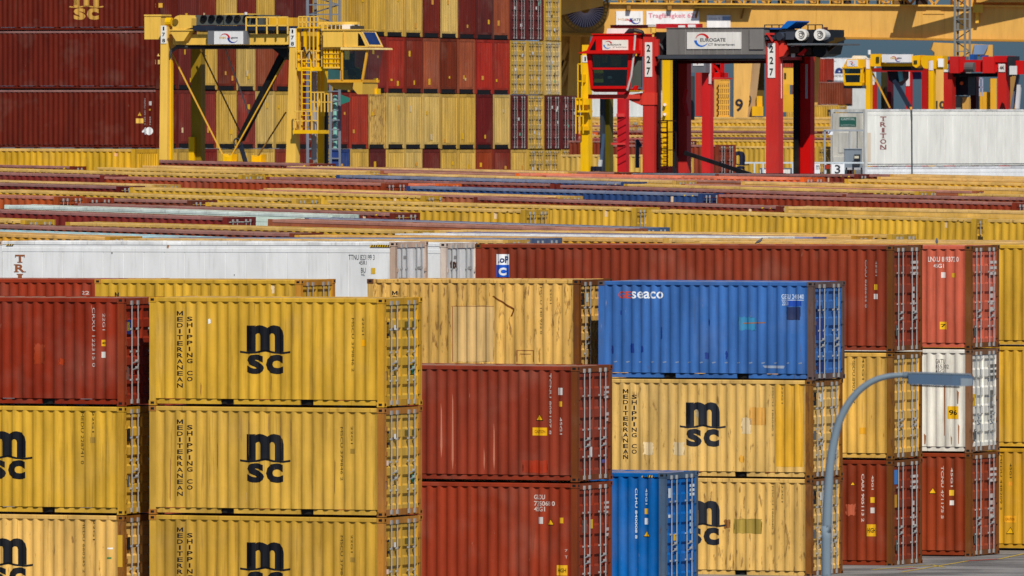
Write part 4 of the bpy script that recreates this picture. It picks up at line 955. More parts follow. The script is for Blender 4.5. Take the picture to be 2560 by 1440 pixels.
L.sign('logo_arc',sg,lambda f:arcpx(f,1754,100,16,185,330,3.4,.6),-.35,(30,104,196)); L.sign('logo_arc',sg,lambda f:arcpx(f,1754,102,16,20,160,3.4,.6),-.35,(204,40,54))
one('main_beam',lambda b:(L.box(b,1644,1906,138,147,-.35,.5)),rgb((58,64,74),0)); one('main_beam',lambda b:L.box(b,1690,2010,142,158,3.4,4.0),rgb((90,14,18),0))
one('dark_underside',lambda b:(L.box(b,1640,1912,140,150,.6,3.3),L.box(b,1636,1664,80,140,.2,2.6)),BLK)
one('cross_beam',lambda b:L.box(b,1612,1634,100,140,.56,3.4),RC); one('cross_beam',lambda b:L.box(b,1920,1944,110,150,.56,3.4),RC)
one('machinery_or_shade_deck',lambda b:(L.box(b,1908,2058,75,108,.4,2.8),L.box(b,1918,1960,84,102,.0,.39),L.poly(b,[(1952,118),(2064,112),(2058,136),(2040,142),(1966,142)],.6,2.6)),rgb((30,32,38),0))
one('deck_tray',lambda b:L.box(b,1966,2078,110,114,-.3,3.0),rgb((96,98,100),0))
for px in (2000,2046):
    one('exhaust_silencer',lambda b:(b.tube(L.pt(px,88,-.25),L.pt(px+14,89,1.1),.24,20),),rgb((224,222,216),0),smooth=False)
    one('silencer_hub',lambda b:(b.ring(L.X(px,-.25),L.Z(88),.06,.09,-.27,-.251,16),b.ring(L.X(px,-.25),L.Z(88),.13,.16,-.27,-.251,20)),rgb((110,108,104),0))
one('blue_hatch',lambda b:L.poly(b,[(1949,72),(1964,56),(1968,53),(1988,53),(1988,56),(1966,72)],.6,2.2),rgb((20,104,188),0)); one('blue_hatch',lambda b:L.box(b,1908,1946,71,74.5,.3,2.2),rgb((24,74,150),0))
one('walkway_brace',lambda b:(L.bar(b,(2062,112),(2110,97),.12,1.0),L.bar(b,(2060,134),(2092,108),.12,1.0),L.bar(b,(2084,98),(2108,98),.1,1.0)),rgb((72,50,28),0))
one('lift_roll',lambda b:b.tube(L.pt(2046,128,.2),L.pt(2058,128,1.5),.28,16),rgb((24,24,26),0)); one('antenna',lambda b:L.box(b,2056,2063,69,76,.6,.8),rgb((90,40,44),0))
one('light_tube',lambda b:L.box(b,1976,1984,116,144,.2,.3),rgb((206,200,194),0)); one('red_bracket',lambda b:L.poly(b,[(1990,138),(2010,122),(2014,126),(2004,140)],.1,.3),RD)
one('drive_chain',lambda b:L.box(b,1944,1949,150,440,.35,.5),rgb((26,24,24),0)); one('drive_chain',lambda b:L.box(b,1984,1996,150,440,3.2,3.45),rgb((20,18,18),0)); one('drive_chain',lambda b:L.box(b,1640,1647,140,440,.25,.5),rgb((60,20,22),0))
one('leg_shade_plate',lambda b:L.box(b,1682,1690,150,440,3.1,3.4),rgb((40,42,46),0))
one('spreader_beam',lambda b:(L.bar(b,(1712,382),(1876,436),.16,1.2),L.bar(b,(1720,384),(1860,434),.1,1.5)),rgb((26,24,26),0)); one('lower_frame',lambda b:L.box(b,1700,2000,434,444,.8,3.3),rgb((30,30,44),0))
one('stay',lambda b:(L.box(b,1588,1594,356,420,.9,1.1),L.bar(b,(1591,350),(1602,366),.12,1.0)),rgb((60,62,70),0))
for px,col in ((1754,RD),):
    one('hydraulic_hoses',lambda b:(b.pipe([L.pt(1716,222,3.0),L.pt(1712,250,3.0),L.pt(1720,290,3.0)],.09,6)),RD)
one('guard_rail',lambda b:(rails(L,b,1646,1690,330,420,2,.2,.04),L.bar(b,(1646,302),(1690,302),.05,.2)),rgb((50,22,24),0))
one('leg_ladder',lambda b:ladder(b,1648,1668,300,430,10,.9,.05),rgb((60,24,26),0)); one('hose_run',lambda b:b.pipe([L.pt(1640,100,.3),L.pt(1650,128,.3),L.pt(1644,170,.3),L.pt(1649,240,.3),L.pt(1644,300,.3)],.06,6),rgb((70,26,30),0))
one('deck_pipe',lambda b:(b.pipe([L.pt(1640,84,.4),L.pt(1652,96,.4),L.pt(1662,90,.4)],.08,6),b.pipe([L.pt(1640,104,.2),L.pt(1654,116,.2),L.pt(1662,128,.2)],.07,6)),rgb((52,54,58),0)); one('deck_railing',lambda b:rails(L,b,1912,2056,62,76,8,2.6,.04,False),rgb((58,56,56),0))
one('motor',lambda b:(b.tube(L.pt(1946,92,-.1),L.pt(1962,92,.3),.17,12),L.box(b,1962,1984,80,100,-.1,.35),L.box(b,1912,1932,86,100,-.25,.0)),rgb((60,66,78),0)); one('red_frame',lambda b:(L.bar(b,(1917,84),(1930,104),.07,-.28),L.bar(b,(1912,86),(1934,86),.08,-.28)),RC); one('under_gear',lambda b:(L.box(b,1972,1996,118,134,.1,.5),L.box(b,2006,2026,120,138,.2,.55)),rgb((64,30,30),0))
# cab
cab=one('cab',lambda b:(L.poly(b,[(1466,128),(1484,86),(1586,86),(1586,128)],-.5,1.5),L.poly(b,[(1478,84),(1590,84),(1590,87),(1480,87)],-.55,1.55)),RD)
one('sun_visor',lambda b:L.poly(b,[(1446,131),(1466,126),(1586,126),(1586,134),(1448,134)],-.7,1.7),RD,parent=cab)
def cabframe(b):
    y0,y1=-.45,-.3
    L.poly(b,[(1466,134),(1478,134),(1482,222),(1476,222)],y0,y1); L.poly(b,[(1571,134),(1586,134),(1573,222),(1566,222)],y0,y1)
    L.poly(b,[(1478,134),(1571,134),(1571,137),(1478,137)],y0,y1); L.box(b,1478,1571,169,174,y0,y1); L.poly(b,[(1481,215),(1569,215),(1567,222),(1482,222)],y0,y1)
    L.poly(b,[(1474,222),(1572,222),(1566,230),(1486,230)],-.3,1.2)
one('cab_frame',cabframe,RD,parent=cab)
for q in ([(1478,137),(1571,137),(1571,169),(1478,169)],[(1479,174),(1571,174),(1568,215),(1482,215)]):
    one('window',lambda b:L.poly(b,q,-.38,-.36),None,(GLASS,),parent=cab)
one('quarter_window',lambda b:L.poly(b,[(1473,127),(1489,98),(1489,127)],-.52,-.505),BLK,parent=cab); one('cab_back',lambda b:L.poly(b,[(1476,134),(1584,134),(1572,226),(1480,226)],1.2,1.3),rgb((36,48,58),0),parent=cab)
one('seat',lambda b:(L.box(b,1544,1562,176,214,.4,.9),L.box(b,1534,1562,206,216,.4,.9)),rgb((26,30,36),0),parent=cab); one('display',lambda b:(L.box(b,1519,1528,190,197,.1,.2),L.box(b,1525,1534,200,207,.1,.2)),rgb((150,170,176),0),parent=cab)
one('painted_reflection',lambda b:(L.box(b,1480,1500,139,167,-.1,-.08),L.box(b,1526,1552,139,165,-.1,-.08),L.box(b,1504,1518,139,156,-.1,-.08),L.box(b,1484,1508,175,206,-.1,-.08)),rgb((226,206,60),0),parent=cab)  # yellow sheets standing in for reflections in the cab windows
s2=one('sign_panel',lambda b:L.box(b,1506,1570,100,125,-.53,-.502),rgb((226,224,214),0),parent=cab)
L.sign('lettering',s2,lambda f:txt(f,'EUROGATE',1519,1553,110,114,.03),-.535,(104,100,100)); L.sign('lettering',s2,lambda f:txt(f,'CT Bremerhaven',1532,1566,116.5,119,.02),-.535,(120,116,114))
L.sign('logo_arc',s2,lambda f:arcpx(f,1519,112,9,180,320,2,.4),-.535,(60,140,204)); L.sign('logo_arc',s2,lambda f:arcpx(f,1520,112,9,20,130,2,.4),-.535,(206,40,54))
one('side_window',lambda b:L.poly(b,[(1588,140),(1604,140),(1604,218),(1578,218)],.2,.25),rgb((84,92,86),0),parent=cab)
one('air_conditioner',lambda b:L.poly(b,[(1518,71),(1572,71),(1560,83.5),(1516,83.5)],-.1,1.0),rgb((228,224,216),0)); one('roof_hose',lambda b:b.pipe([L.pt(1560,82,0),L.pt(1585,76,0),L.pt(1604,80,0.1),L.pt(1608,90,.3)],.09,8),rgb((42,42,46),0))
one('cab_cable',lambda b:b.pipe([L.pt(1588,86,-.5),L.pt(1585,130,-.5),L.pt(1578,190,-.5),L.pt(1568,226,-.5)],.045,6),rgb((190,186,182),0))
one('beacon_mast',lambda b:(L.bar(b,(1633,72),(1633,102),.06,.1),b.tube(L.pt(1633,82,.1),L.pt(1633,70,.1),.11,10)),rgb((236,190,80),0))
one('foot_board',lambda b:L.box(b,1557,1606,226,229,-.2,.5),rgb((190,150,30),0)); one('cab_hanger',lambda b:(L.poly(b,[(1580,222),(1586,214),(1592,214),(1590,228)],-.2,.0),L.bar(b,(1574,226),(1560,240),.1,0)),RD)
# ================= second red carrier behind 227
L=Loc(1536,56.5)
t=thing('straddle_carrier','red straddle carrier half hidden behind the one numbered 227, white lamps along its top','straddle carrier',L.base,(0,0,-TH),'straddle carriers')
one('leg',lambda b:L.box(b,1543,1565,110,984,0,.4),rgb((200,30,50),0)); one('leg',lambda b:L.box(b,1754,1775,120,984,0,.4),rgb((214,36,50),0)); one('leg',lambda b:L.box(b,1740,1752,180,290,3.4,3.7),RC)
one('hose_spiral',lambda b:[L.bar(b,(1543,304+i*18),(1565,292+i*18),.035,-.03) for i in range(7)],rgb((176,26,44),0)); one('hose_collar',lambda b:(L.box(b,1541,1560,284,292,-.1,.0),L.box(b,1527,1562,357,362,-.1,.0)),rgb((224,60,80),0))
one('main_beam',lambda b:(L.box(b,1526,1600,63.5,70,.5,1.5),L.box(b,1640,1742,60,72,-.1,.6)),rgb((196,28,48),0)); one('beam_cap',lambda b:L.box(b,1525,1628,62,63.4,.4,1.6),rgb((70,40,44),0))
one('lamp_box',lambda b:L.box(b,1695,1711,64,69,-.2,-.12),rgb((232,226,222),0)); one('lamp_box',lambda b:L.box(b,1719,1737,62,69,-.2,-.12),rgb((236,230,226),0))
sb=one('engine_box',lambda b:L.box(b,1724,1763,146,182,-.6,.6),rgb((104,106,112),0)); one('sign_panel',lambda b:L.box(b,1731,1758,148,165,-.63,-.602),rgb((222,220,218),0),parent=sb)
L.sign('logo_arc',sb,lambda f:arcpx(f,1739,157,5,-60,80,1.5,.4),-.635,(204,40,54))
one('cab',lambda b:(L.box(b,1780,1806,150,160,.2,1.0),L.box(b,1780,1784,160,194,.2,.4),L.box(b,1800,1806,160,194,.2,.4),L.box(b,1780,1806,182,194,.2,.9),L.bar(b,(1784,162),(1800,182),.1,.3)),RD); one('cab_glass',lambda b:L.box(b,1785,1799,161,181,.5,.55),rgb((30,40,50),0)); one('cab_floor',lambda b:L.box(b,1780,1808,194.5,199,.0,1.1),RC)
one('number_strip',lambda b:L.box(b,1771,1777,152,210,-.05,-.01),rgb((216,200,200),0))
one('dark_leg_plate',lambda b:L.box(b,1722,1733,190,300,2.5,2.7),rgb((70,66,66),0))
# ================= yellow carrier behind 227
L=Loc(1450,54.0)
t=thing('straddle_carrier','yellow straddle carrier partly hidden behind the red cab, ladder on its leg','straddle carrier',L.base,(0,0,-TH),'straddle carriers')
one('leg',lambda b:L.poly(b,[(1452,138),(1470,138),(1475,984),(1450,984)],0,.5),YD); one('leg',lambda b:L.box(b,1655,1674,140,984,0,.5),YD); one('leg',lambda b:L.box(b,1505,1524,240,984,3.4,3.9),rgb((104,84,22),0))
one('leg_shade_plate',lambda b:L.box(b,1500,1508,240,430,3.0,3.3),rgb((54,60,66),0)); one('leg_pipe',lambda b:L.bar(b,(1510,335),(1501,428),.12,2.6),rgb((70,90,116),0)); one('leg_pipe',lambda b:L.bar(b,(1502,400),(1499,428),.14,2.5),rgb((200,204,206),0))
one('main_beam',lambda b:L.box(b,1455,1674,112,140,.5,1.2),YD); plates(L,t,'1',1456,1470,139,156,0)
one('platform',lambda b:(L.box(b,1440,1472,246,262,-.3,.0),L.box(b,1444,1472,276,281,-.5,.0)),YD); one('railing',lambda b:rails(L,b,1440,1458,246,334,2,-.35,.05),YD); one('railing',lambda b:rails(L,b,1445,1456,160,246,1,-.35,.05),YD)
one('junction_box',lambda b:(L.box(b,1452,1462,186,206,-.15,0),L.box(b,1451,1473,316,326,-.2,0)),rgb((226,170,14),0))
one('ladder',lambda b:ladder(b,1656,1672,320,415,8,-.1),YD); one('lamp',lambda b:b.tube(L.pt(1661,262,-.2),L.pt(1661,262,-.02),.07,8),rgb((224,216,220),0)); one('lamp',lambda b:b.tube(L.pt(1661,286,-.2),L.pt(1661,286,-.02),.07,8),rgb((224,216,220),0))
one('foot',lambda b:(L.box(b,1477,1487,416,428,.2,.5),L.box(b,1489,1499,416,428,.2,.5)),rgb((26,30,48),0)); one('dark_foot_box',lambda b:L.box(b,1648,1684,415,436,-.3,.6),rgb((70,16,24),0))
# ================= small yellow carrier at the right
L=Loc(2165,47.5)
t=thing('straddle_carrier','yellow straddle carrier with white sign board rising behind the long white container','straddle carrier',L.base,(0,0,-TH),'straddle carriers')
YS=rgb((236,178,14),0)
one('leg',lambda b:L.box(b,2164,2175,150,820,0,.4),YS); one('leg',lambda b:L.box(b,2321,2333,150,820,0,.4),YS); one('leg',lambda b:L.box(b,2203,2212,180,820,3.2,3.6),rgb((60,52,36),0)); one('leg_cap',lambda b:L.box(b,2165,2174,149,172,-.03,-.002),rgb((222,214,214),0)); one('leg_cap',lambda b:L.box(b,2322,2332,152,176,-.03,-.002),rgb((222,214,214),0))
one('main_beam',lambda b:(L.box(b,2176,2202,135,166,.05,.9),L.box(b,2202,2280,158,166,.3,.6),L.poly(b,[(2279,140),(2300,138),(2299,164),(2290,170),(2281,164)],.0,.8)),YS)
one('hoist_drum',lambda b:(L.poly(b,[(2302,146),(2312,139),(2340,140),(2340,172),(2322,172),(2316,172),(2308,170),(2302,160)],.0,.8),L.box(b,2336,2356,140,174,.1,.9)),YS); one('cover_panel',lambda b:L.box(b,2344,2358,147,168,-.05,.05),rgb((232,230,226),0))
one('dark_underside',lambda b:L.box(b,2204,2278,158,176,.5,2.4),rgb((36,36,34),0)); sb=one('sign_board',lambda b:L.box(b,2204,2278,136,156,-.1,.2),rgb((222,220,222),0))
L.sign('lettering',sb,lambda f:txt(f,'msc',2226,2238,143,148,.03),-.11,(210,176,90)); L.sign('lettering',sb,lambda f:txt(f,'gate',2242,2254,143,149,.03),-.11,(110,110,118)); L.sign('logo_arc',sb,lambda f:arcpx(f,2246,147,7,180,320,1.6,.3),-.11,(60,80,150)); L.sign('logo_arc',sb,lambda f:arcpx(f,2233,148,7,-20,120,1.6,.3),-.11,(206,50,70))
one('drum_panel',lambda b:(L.box(b,2190,2197,142,156,-.02,.04),L.box(b,2284,2292,151,160,-.04,.0)),rgb((70,60,40),0))
cab=one('cab',lambda b:L.poly(b,[(2109,164),(2117,148),(2160,148),(2160,168),(2109,168)],-.3,1.3),YS)
one('cab_frame',lambda b:(L.poly(b,[(2105,167),(2157,167),(2157,171),(2105,171)],-.35,1.4),L.poly(b,[(2106,171),(2110,171),(2114,208),(2109,208)],-.3,-.2),L.poly(b,[(2152,171),(2158,171),(2154,208),(2149,208)],-.3,-.2),L.box(b,2110,2152,184,187,-.3,-.2),L.poly(b,[(2108,206),(2156,206),(2154,214),(2112,214)],-.3,1.2),L.box(b,2156,2163,168,210,.2,.6)),YS,parent=cab)
for q in ([(2110,171),(2152,171),(2151,184),(2111,184)],[(2111,187),(2151,187),(2149,206),(2114,206)]): one('window',lambda b:L.poly(b,q,-.26,-.25),None,(GLASS,),parent=cab)
one('seat',lambda b:L.box(b,2130,2142,188,206,.3,.7),rgb((60,20,30),0),parent=cab); one('cab_back',lambda b:L.box(b,2110,2150,171,206,1.1,1.16),rgb((60,96,92),0),parent=cab)
s2=one('sign_panel',lambda b:L.box(b,2117,2144,150,166,-.34,-.302),rgb((226,222,224),0),parent=cab); L.sign('logo_arc',s2,lambda f:arcpx(f,2133,158,5,180,330,1.3,.3),-.345,(70,80,150)); L.sign('logo_arc',s2,lambda f:arcpx(f,2127,159,5,0,140,1.3,.3),-.345,(206,60,80))
one('cab_carrier',lambda b:L.box(b,2109,2164,214,221,-.1,.8),rgb((66,74,86),0)); one('air_conditioner',lambda b:L.poly(b,[(2128,147),(2132,139),(2152,139),(2158,147)],.1,.9),rgb((232,224,204),0)); one('beacon',lambda b:b.tube(L.pt(2173,136,.2),L.pt(2173,125,.2),.08,8),rgb((216,224,230),0))
one('hoist_rope',lambda b:L.bar(b,(2181,182),(2225,270),.07,.6),rgb((206,150,50),0)); one('cylinder',lambda b:L.bar(b,(2236,200),(2275,270),.2,.8),rgb((34,44,62),0)); one('dark_hoist',lambda b:L.poly(b,[(2218,178),(2256,178),(2256,196),(2240,214),(2222,200)],1.0,2.0),rgb((24,26,44),0)); one('teal_box',lambda b:L.poly(b,[(2244,178),(2253,178),(2256,200),(2248,204)],.8,.98),rgb((90,160,170),0))
# two red carriers at the right
for px0,sc,lab,off in ((2362,47.0,'red straddle carrier seen end on beyond the white container, at the frame edge',0),(2217,45.0,'slim red straddle carrier standing inside the legs of the small yellow one',0)):
    L=Loc(px0,sc)
    t=thing('straddle_carrier',lab,'straddle carrier',L.base,(0,0,-TH),'straddle carriers')
    if px0==2362:
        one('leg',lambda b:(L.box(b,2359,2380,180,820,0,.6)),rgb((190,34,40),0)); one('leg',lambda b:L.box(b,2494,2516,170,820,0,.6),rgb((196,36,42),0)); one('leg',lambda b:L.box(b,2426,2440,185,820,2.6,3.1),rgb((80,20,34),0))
        one('top_block',lambda b:L.box(b,2374,2396,141,183,-.3,.9),rgb((196,32,44),0)); one('top_block',lambda b:L.box(b,2456,2484,142,183,-.3,.9),rgb((206,34,44),0)); one('top_beam',lambda b:(L.box(b,2362,2520,150,180,.0,.8),L.box(b,2484,2520,140,156,-.1,1.0),L.box(b,2530,2575,152,186,.0,.9)),rgb((200,22,32),0))
        one('winch',lambda b:b.tube(L.pt(2414,168,-.4),L.pt(2436,168,-.4),.26,14),rgb((96,92,92),0)); one('number_plate',lambda b:L.box(b,2360,2374,160,180,-.05,-.005),rgb((222,220,216),0)); npl=one('number_plate',lambda b:L.box(b,2496,2512,160,180,-.05,-.005),rgb((224,222,218),0))
        L.sign('number',npl,lambda f:txt(f,'44',2499,2509,164,175,.03),-.06,(40,40,46)); L.sign('number',npl,lambda f:txt(f,'4',2363,2370,164,175,.03),-.06,(40,40,60))
        one('dark_cabinet',lambda b:L.box(b,2518,2536,141,190,-.2,.6),rgb((40,42,48),0)); one('white_panel',lambda b:L.box(b,2523,2541,165,187,-.3,-.22),rgb((214,214,214),0)); one('blue_box',lambda b:(L.box(b,2424,2434,136,150,.2,.8),L.box(b,2450,2462,138,143,.2,.8)),rgb((30,80,150),0))
        one('dark_underside',lambda b:L.box(b,2380,2494,183,192,.2,2.5),BLK); one('spreader_block',lambda b:(L.box(b,2382,2404,240,330,1.2,2.0),),rgb((120,126,116),0)); one('dark_hoist',lambda b:L.box(b,2381,2420,192,238,1.0,2.2),rgb((30,30,40),0)); one('warning_lamp',lambda b:b.tube(L.pt(2404,208,.6),L.pt(2404,208,.9),.1,8),rgb((230,84,40),0))
        one('control_box',lambda b:L.box(b,2406,2422,243,330,1.0,1.3),rgb((206,160,80),0)); one('leg_pipe',lambda b:(L.bar(b,(2545,190),(2530,272),.16,.9)),rgb((96,110,132),0)); one('leg_pipe',lambda b:L.bar(b,(2548,210),(2543,272),.2,.6),rgb((206,208,212),0))
        one('corner_brace',lambda b:L.poly(b,[(2498,272),(2504,256),(2509,260),(2512,272)],-.1,-.01),rgb((60,14,18),0))
    else:
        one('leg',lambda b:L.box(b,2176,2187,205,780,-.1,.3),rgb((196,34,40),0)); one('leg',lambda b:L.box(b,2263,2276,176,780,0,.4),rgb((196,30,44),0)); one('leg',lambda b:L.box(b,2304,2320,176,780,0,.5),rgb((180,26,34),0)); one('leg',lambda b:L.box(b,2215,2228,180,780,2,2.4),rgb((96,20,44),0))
        one('leg_cap',lambda b:L.box(b,2265,2274,180,215,-.03,-.002),rgb((222,216,214),0)); one('leg_cap',lambda b:L.box(b,2178,2186,203,212,-.13,-.102),rgb((222,216,214),0)); one('top_beam',lambda b:L.box(b,2176,2320,170,180,.2,.8),rgb((160,24,32),0)); one('blue_hood',lambda b:L.box(b,2280,2302,178,198,1.0,1.8),rgb((70,84,150),0))
# ---------------------------------------------------------------- the quay crane
def crane_thing(px,sc,label):
    global L,t
    L=Loc(px,sc,-.4,0.0); t=thing('quay_crane',label,'quay crane',L.base,(0,0,0),'quay cranes')
CRY=rgb((214,164,82),0.02); CRD=rgb((206,154,70),.02)
crane_thing(1600,38.0,'huge tan quay crane with its portal beam and number 9 leg behind the red carriers')
one('portal_beam',lambda b:(L.poly(b,[(1345,8),(2600,16),(2600,102),(1345,83)],0,3.0)),CRY)
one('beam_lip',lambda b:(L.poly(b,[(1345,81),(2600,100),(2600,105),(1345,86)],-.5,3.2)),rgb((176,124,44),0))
one('upper_walkway',lambda b:(L.poly(b,[(1500,6),(2600,14),(2600,18),(1500,10)],-.35,.5)),rgb((222,172,76),0))
# added roof slab, girder and deck, shaped to cast shade on beam and house
def deck(b,pts,y1,z0,z1):      # pts: (pixel x, reach in metres towards us)
    n=len(pts); top=L.Z(z0); bot=L.Z(z1)
    vs=[]
    for z in (top,bot):
        for px,yy in pts: vs.append((L.X(px),-yy,z))
        for px,yy in reversed(pts): vs.append((L.X(px),y1,z))
    m=2*n; b.add(vs,[tuple(range(m)),tuple(range(2*m-1,m-1,-1))]+[(i,(i+1)%m,m+(i+1)%m,m+i) for i in range(m)])
one('machinery_house',lambda b:L.poly(b,[(1330,-40),(1512,-40),(1508,16),(1330,54)],-2.2,-.6),CRD); one('house_shade_slab',lambda b:L.box(b,1290,1540,-46,-41,-5.4,-.4),CRD)  # out-of-view roof slab added to keep the house front in shade
one('shade_girder',lambda b:(L.poly(b,[(2250,-2),(2590,-92),(2590,-56),(2336,-2)],-2.8,-2.4),L.box(b,2256,2300,-10,-3,-2.4,.4)),CRD)  # girder added above the frame to throw a diagonal dark band
one('machinery_or_shade_deck',lambda b:deck(b,[(2440,.5),(2620,.9)],-.002,-20,6),CRD)  # overhang added to darken the upper right of the beam
one('upper_girder',lambda b:L.box(b,2380,2600,-40,14,.4,3.0),CRD)
one('walkway_grating',lambda b:(L.box(b,1736,1880,17,20,-1.0,-.002)),rgb((120,84,30),0))
one('bracket',lambda b:[L.bar(b,(x,18),(x-7,46),.12,-.3,-.02) for x in (1746,1860)],rgb((130,92,34),0))
for x in (1572,1674): one('bracket',lambda b:L.box(b,x-5,x+5,14,26,-.5,-.002),rgb((150,110,50),0))
for x0,x1,y0,y1,c in ((1540,1607,28,62,'A'),(1616,1748,28,60,'B'),(1767,1826,38,68,'C')):
    p=one('sign_board',lambda b:L.box(b,x0,x1,y0,y1+6,-.09,-.002),rgb((230,228,228),0))
    if c=='A':
        L.sign('lettering',p,lambda f:txt(f,'MSC',1545,1570,46,52,.03),-.1,(214,170,100)); L.sign('lettering',p,lambda f:txt(f,'GATE',1577,1602,46,53,.02),-.1,(80,84,90)); L.sign('logo_arc',p,lambda f:arcpx(f,1590,46,13,180,320,3,.4),-.1,(40,64,150)); L.sign('logo_arc',p,lambda f:arcpx(f,1568,58,9,20,140,2,.4),-.1,(206,50,70))
    elif c=='B': L.sign('lettering',p,lambda f:txt(f,'Tragfähigkeit 62t',1621,1742,33,48,.01),-.1,(214,110,132))
    else:
        L.sign('lettering',p,lambda f:txt(f,'Quay 9',1772,1800,44,50,.01),-.1,(180,180,186)); one('blue_mark',lambda b:L.box(b,1806,1826,41,51,-.11,-.092),rgb((130,150,180),0),parent=p)
one('end_sign',lambda b:L.box(b,1346,1372,48,76,-.6,-.502),rgb((230,226,222),0)); L.sign('lettering',t,lambda f:txt(f,'ONE',1347,1362,55,63,.05),-.61,(190,40,56))
def machinery(b):
    random.seed(3); x=1550
    while x<2240:
        w=random.uniform(8,30); h=random.uniform(8,22); L.box(b,x,x+w,-h*.6,10,.6,1.6); x+=w+random.uniform(14,46)
one('upper_machinery',machinery,rgb((120,90,56),.1))
def truss(b):
    x=1525; k=0
    while x<2400: L.bar(b,(x,12 if k%2 else -26),(x+30,-26 if k%2 else 12),.16,.2); x+=30; k+=1
one('truss',truss,rgb((196,146,64),0)); one('dark_gear',lambda b:[L.box(b,x,x+w,-20,h,.7,1.4) for x,w,h in ((1600,14,9),(1668,16,10),(1736,18,11),(1822,24,11),(1912,16,12),(1945,22,12),(2022,14,10),(2110,18,11),(2230,40,13),(2290,30,12))],rgb((64,50,44),0))
one('beam_seam',lambda b:[L.box(b,x,x+1.2,20,96,-.012,-.002) for x in (1700,1942,2040,2178,2304,2360)],rgb((196,146,66),0)); one('access_hatch',lambda b:L.box(b,2306,2360,35,36.4,-.012,-.002),rgb((186,138,62),0)); one('railing',lambda b:rails(L,b,1520,2260,-12,10,24,-.2,.07),rgb((214,160,60),0))
one('gusset_plate',lambda b:L.poly(b,[(2308,35),(2330,8),(2360,35)],-.06,-.002),CRY); one('service_box',lambda b:(L.box(b,2432,2456,12,32,-1.0,-.1),L.box(b,2438,2446,32,58,-.5,-.1)),rgb((224,172,60),0))
# legs
def leg(b,pts,side,y0,y1): L.poly(b,pts,y0,y1)
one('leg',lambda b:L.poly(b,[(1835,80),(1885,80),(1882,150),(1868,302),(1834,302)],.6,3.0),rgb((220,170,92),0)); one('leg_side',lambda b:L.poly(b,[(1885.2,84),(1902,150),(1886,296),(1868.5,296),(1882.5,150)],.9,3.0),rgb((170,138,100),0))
L.sign('number',t,lambda f:txt(f,'9',1838,1858,247,279,.025),.58,(46,42,48)); L.sign('number',t,lambda f:txt(f,'9',1868,1879,238,268,.02),.88,(64,56,52))
one('sill_beam',lambda b:L.box(b,1790,2120,292,330,1.0,3.4),CRD)
one('shade_wall',lambda b:L.poly(b,[(1345,86),(1476,84),(1446,300),(1345,300)],6.4,7.0),rgb((206,156,70),0)); one('leg',lambda b:L.poly(b,[(1424,86),(1452,86),(1436,310),(1414,310)],5.0,5.8),CRD); one('portal_shade_slab',lambda b:L.poly(b,[(1330,84),(1500,86),(1500,90),(1330,88)],.5,7.0),CRD)  # deep roof slab added to hold the wall behind in shade
for (a,c) in (((1420,106),(1386,200)),((1445,106),(1400,214)),((1410,150),(1372,240)),((1440,225),(1398,296))): one('lit_stripe_bar',lambda b:L.bar(b,a,c,.28,6.1),CRY)  # bars added to stand in for sunlit diagonal stripes on the wall
one('leg_foot',lambda b:(L.poly(b,[(1398,286),(1410,262),(1416,262),(1420,290)],4.0,4.6),L.box(b,1420,1428,260,300,4.0,4.6)),rgb((214,160,76),0))
one('stair_tower',lambda b:(L.poly(b,[(1786,196),(1822,196),(1822,296),(1786,296)],2.0,2.6),),rgb((206,150,70),0)); one('stair_rail',lambda b:(rails(L,b,1800,1824,200,292,5,1.6,.08),[L.bar(b,(1796,y),(1826,y),.1,1.6) for y in range(206,294,14)]),rgb((220,166,66),0))
one('bogie',lambda b:(L.box(b,1880,1908,266,290,.2,2.0),L.box(b,1892,1906,240,266,.6,1.8)),rgb((222,164,20),0)); one('bogie',lambda b:(L.box(b,1950,1985,236,280,.8,2.2),L.box(b,1955,1975,210,236,1,2)),rgb((206,156,40),0)); one('bogie_number_plate',lambda b:L.box(b,1955,1985,168,212,1.6,2.2),rgb((216,170,64),0)); L.sign('number',t,lambda f:txt(f,'1',1961,1966,182,198,.04),1.58,(50,46,40))
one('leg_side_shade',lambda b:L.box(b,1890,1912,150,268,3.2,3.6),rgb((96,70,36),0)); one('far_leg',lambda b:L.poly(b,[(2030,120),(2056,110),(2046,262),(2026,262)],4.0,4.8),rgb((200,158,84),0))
def reel():
    cx,cz,y=L.X(1463,-1.2),L.Z(22),-1.2
    r=one('cable_reel',lambda b:b.ring(cx,cz,1.46,1.6,y-.2,y-.1,40),rgb((124,90,36),0)); one('reel_rim',lambda b:b.ring(cx,cz,1.24,1.3,y-.22,y-.1,40),rgb((120,92,40),0),parent=r)
    one('rim_block',lambda b:[b.bar((cx+1.3*math.cos(a),y-.15,cz+1.3*math.sin(a)),(cx+1.46*math.cos(a),y-.15,cz+1.46*math.sin(a)),.1) for a in [2*PI*i/36 for i in range(36)]],rgb((130,96,40),0),parent=r)
    one('cable_coil',lambda b:b.ring(cx,cz,.35,1.22,y+.0,y+.3,36),rgb((74,64,80),0),parent=r)
    one('spoke',lambda b:[b.bar((cx+.3*math.cos(a),y-.1,cz+.3*math.sin(a)),(cx+1.26*math.cos(a),y-.1,cz+1.26*math.sin(a)),.05) for a in [2*PI*i/44 for i in range(44)]],rgb((172,160,176),0),parent=r)
reel()
crane_thing(2360,39.5,'tan quay crane leg numbered 10 behind the red carrier at the frame edge')
one('leg',lambda b:L.box(b,2332,2362,172,330,1,2.4),rgb((212,164,84),0)); one('leg_edge',lambda b:L.box(b,2362.2,2372,172,330,1.3,2.4),rgb((150,110,56),0)); L.sign('number',t,lambda f:txt(f,'10',2338,2364,252,272,.05),.98,(60,50,40))
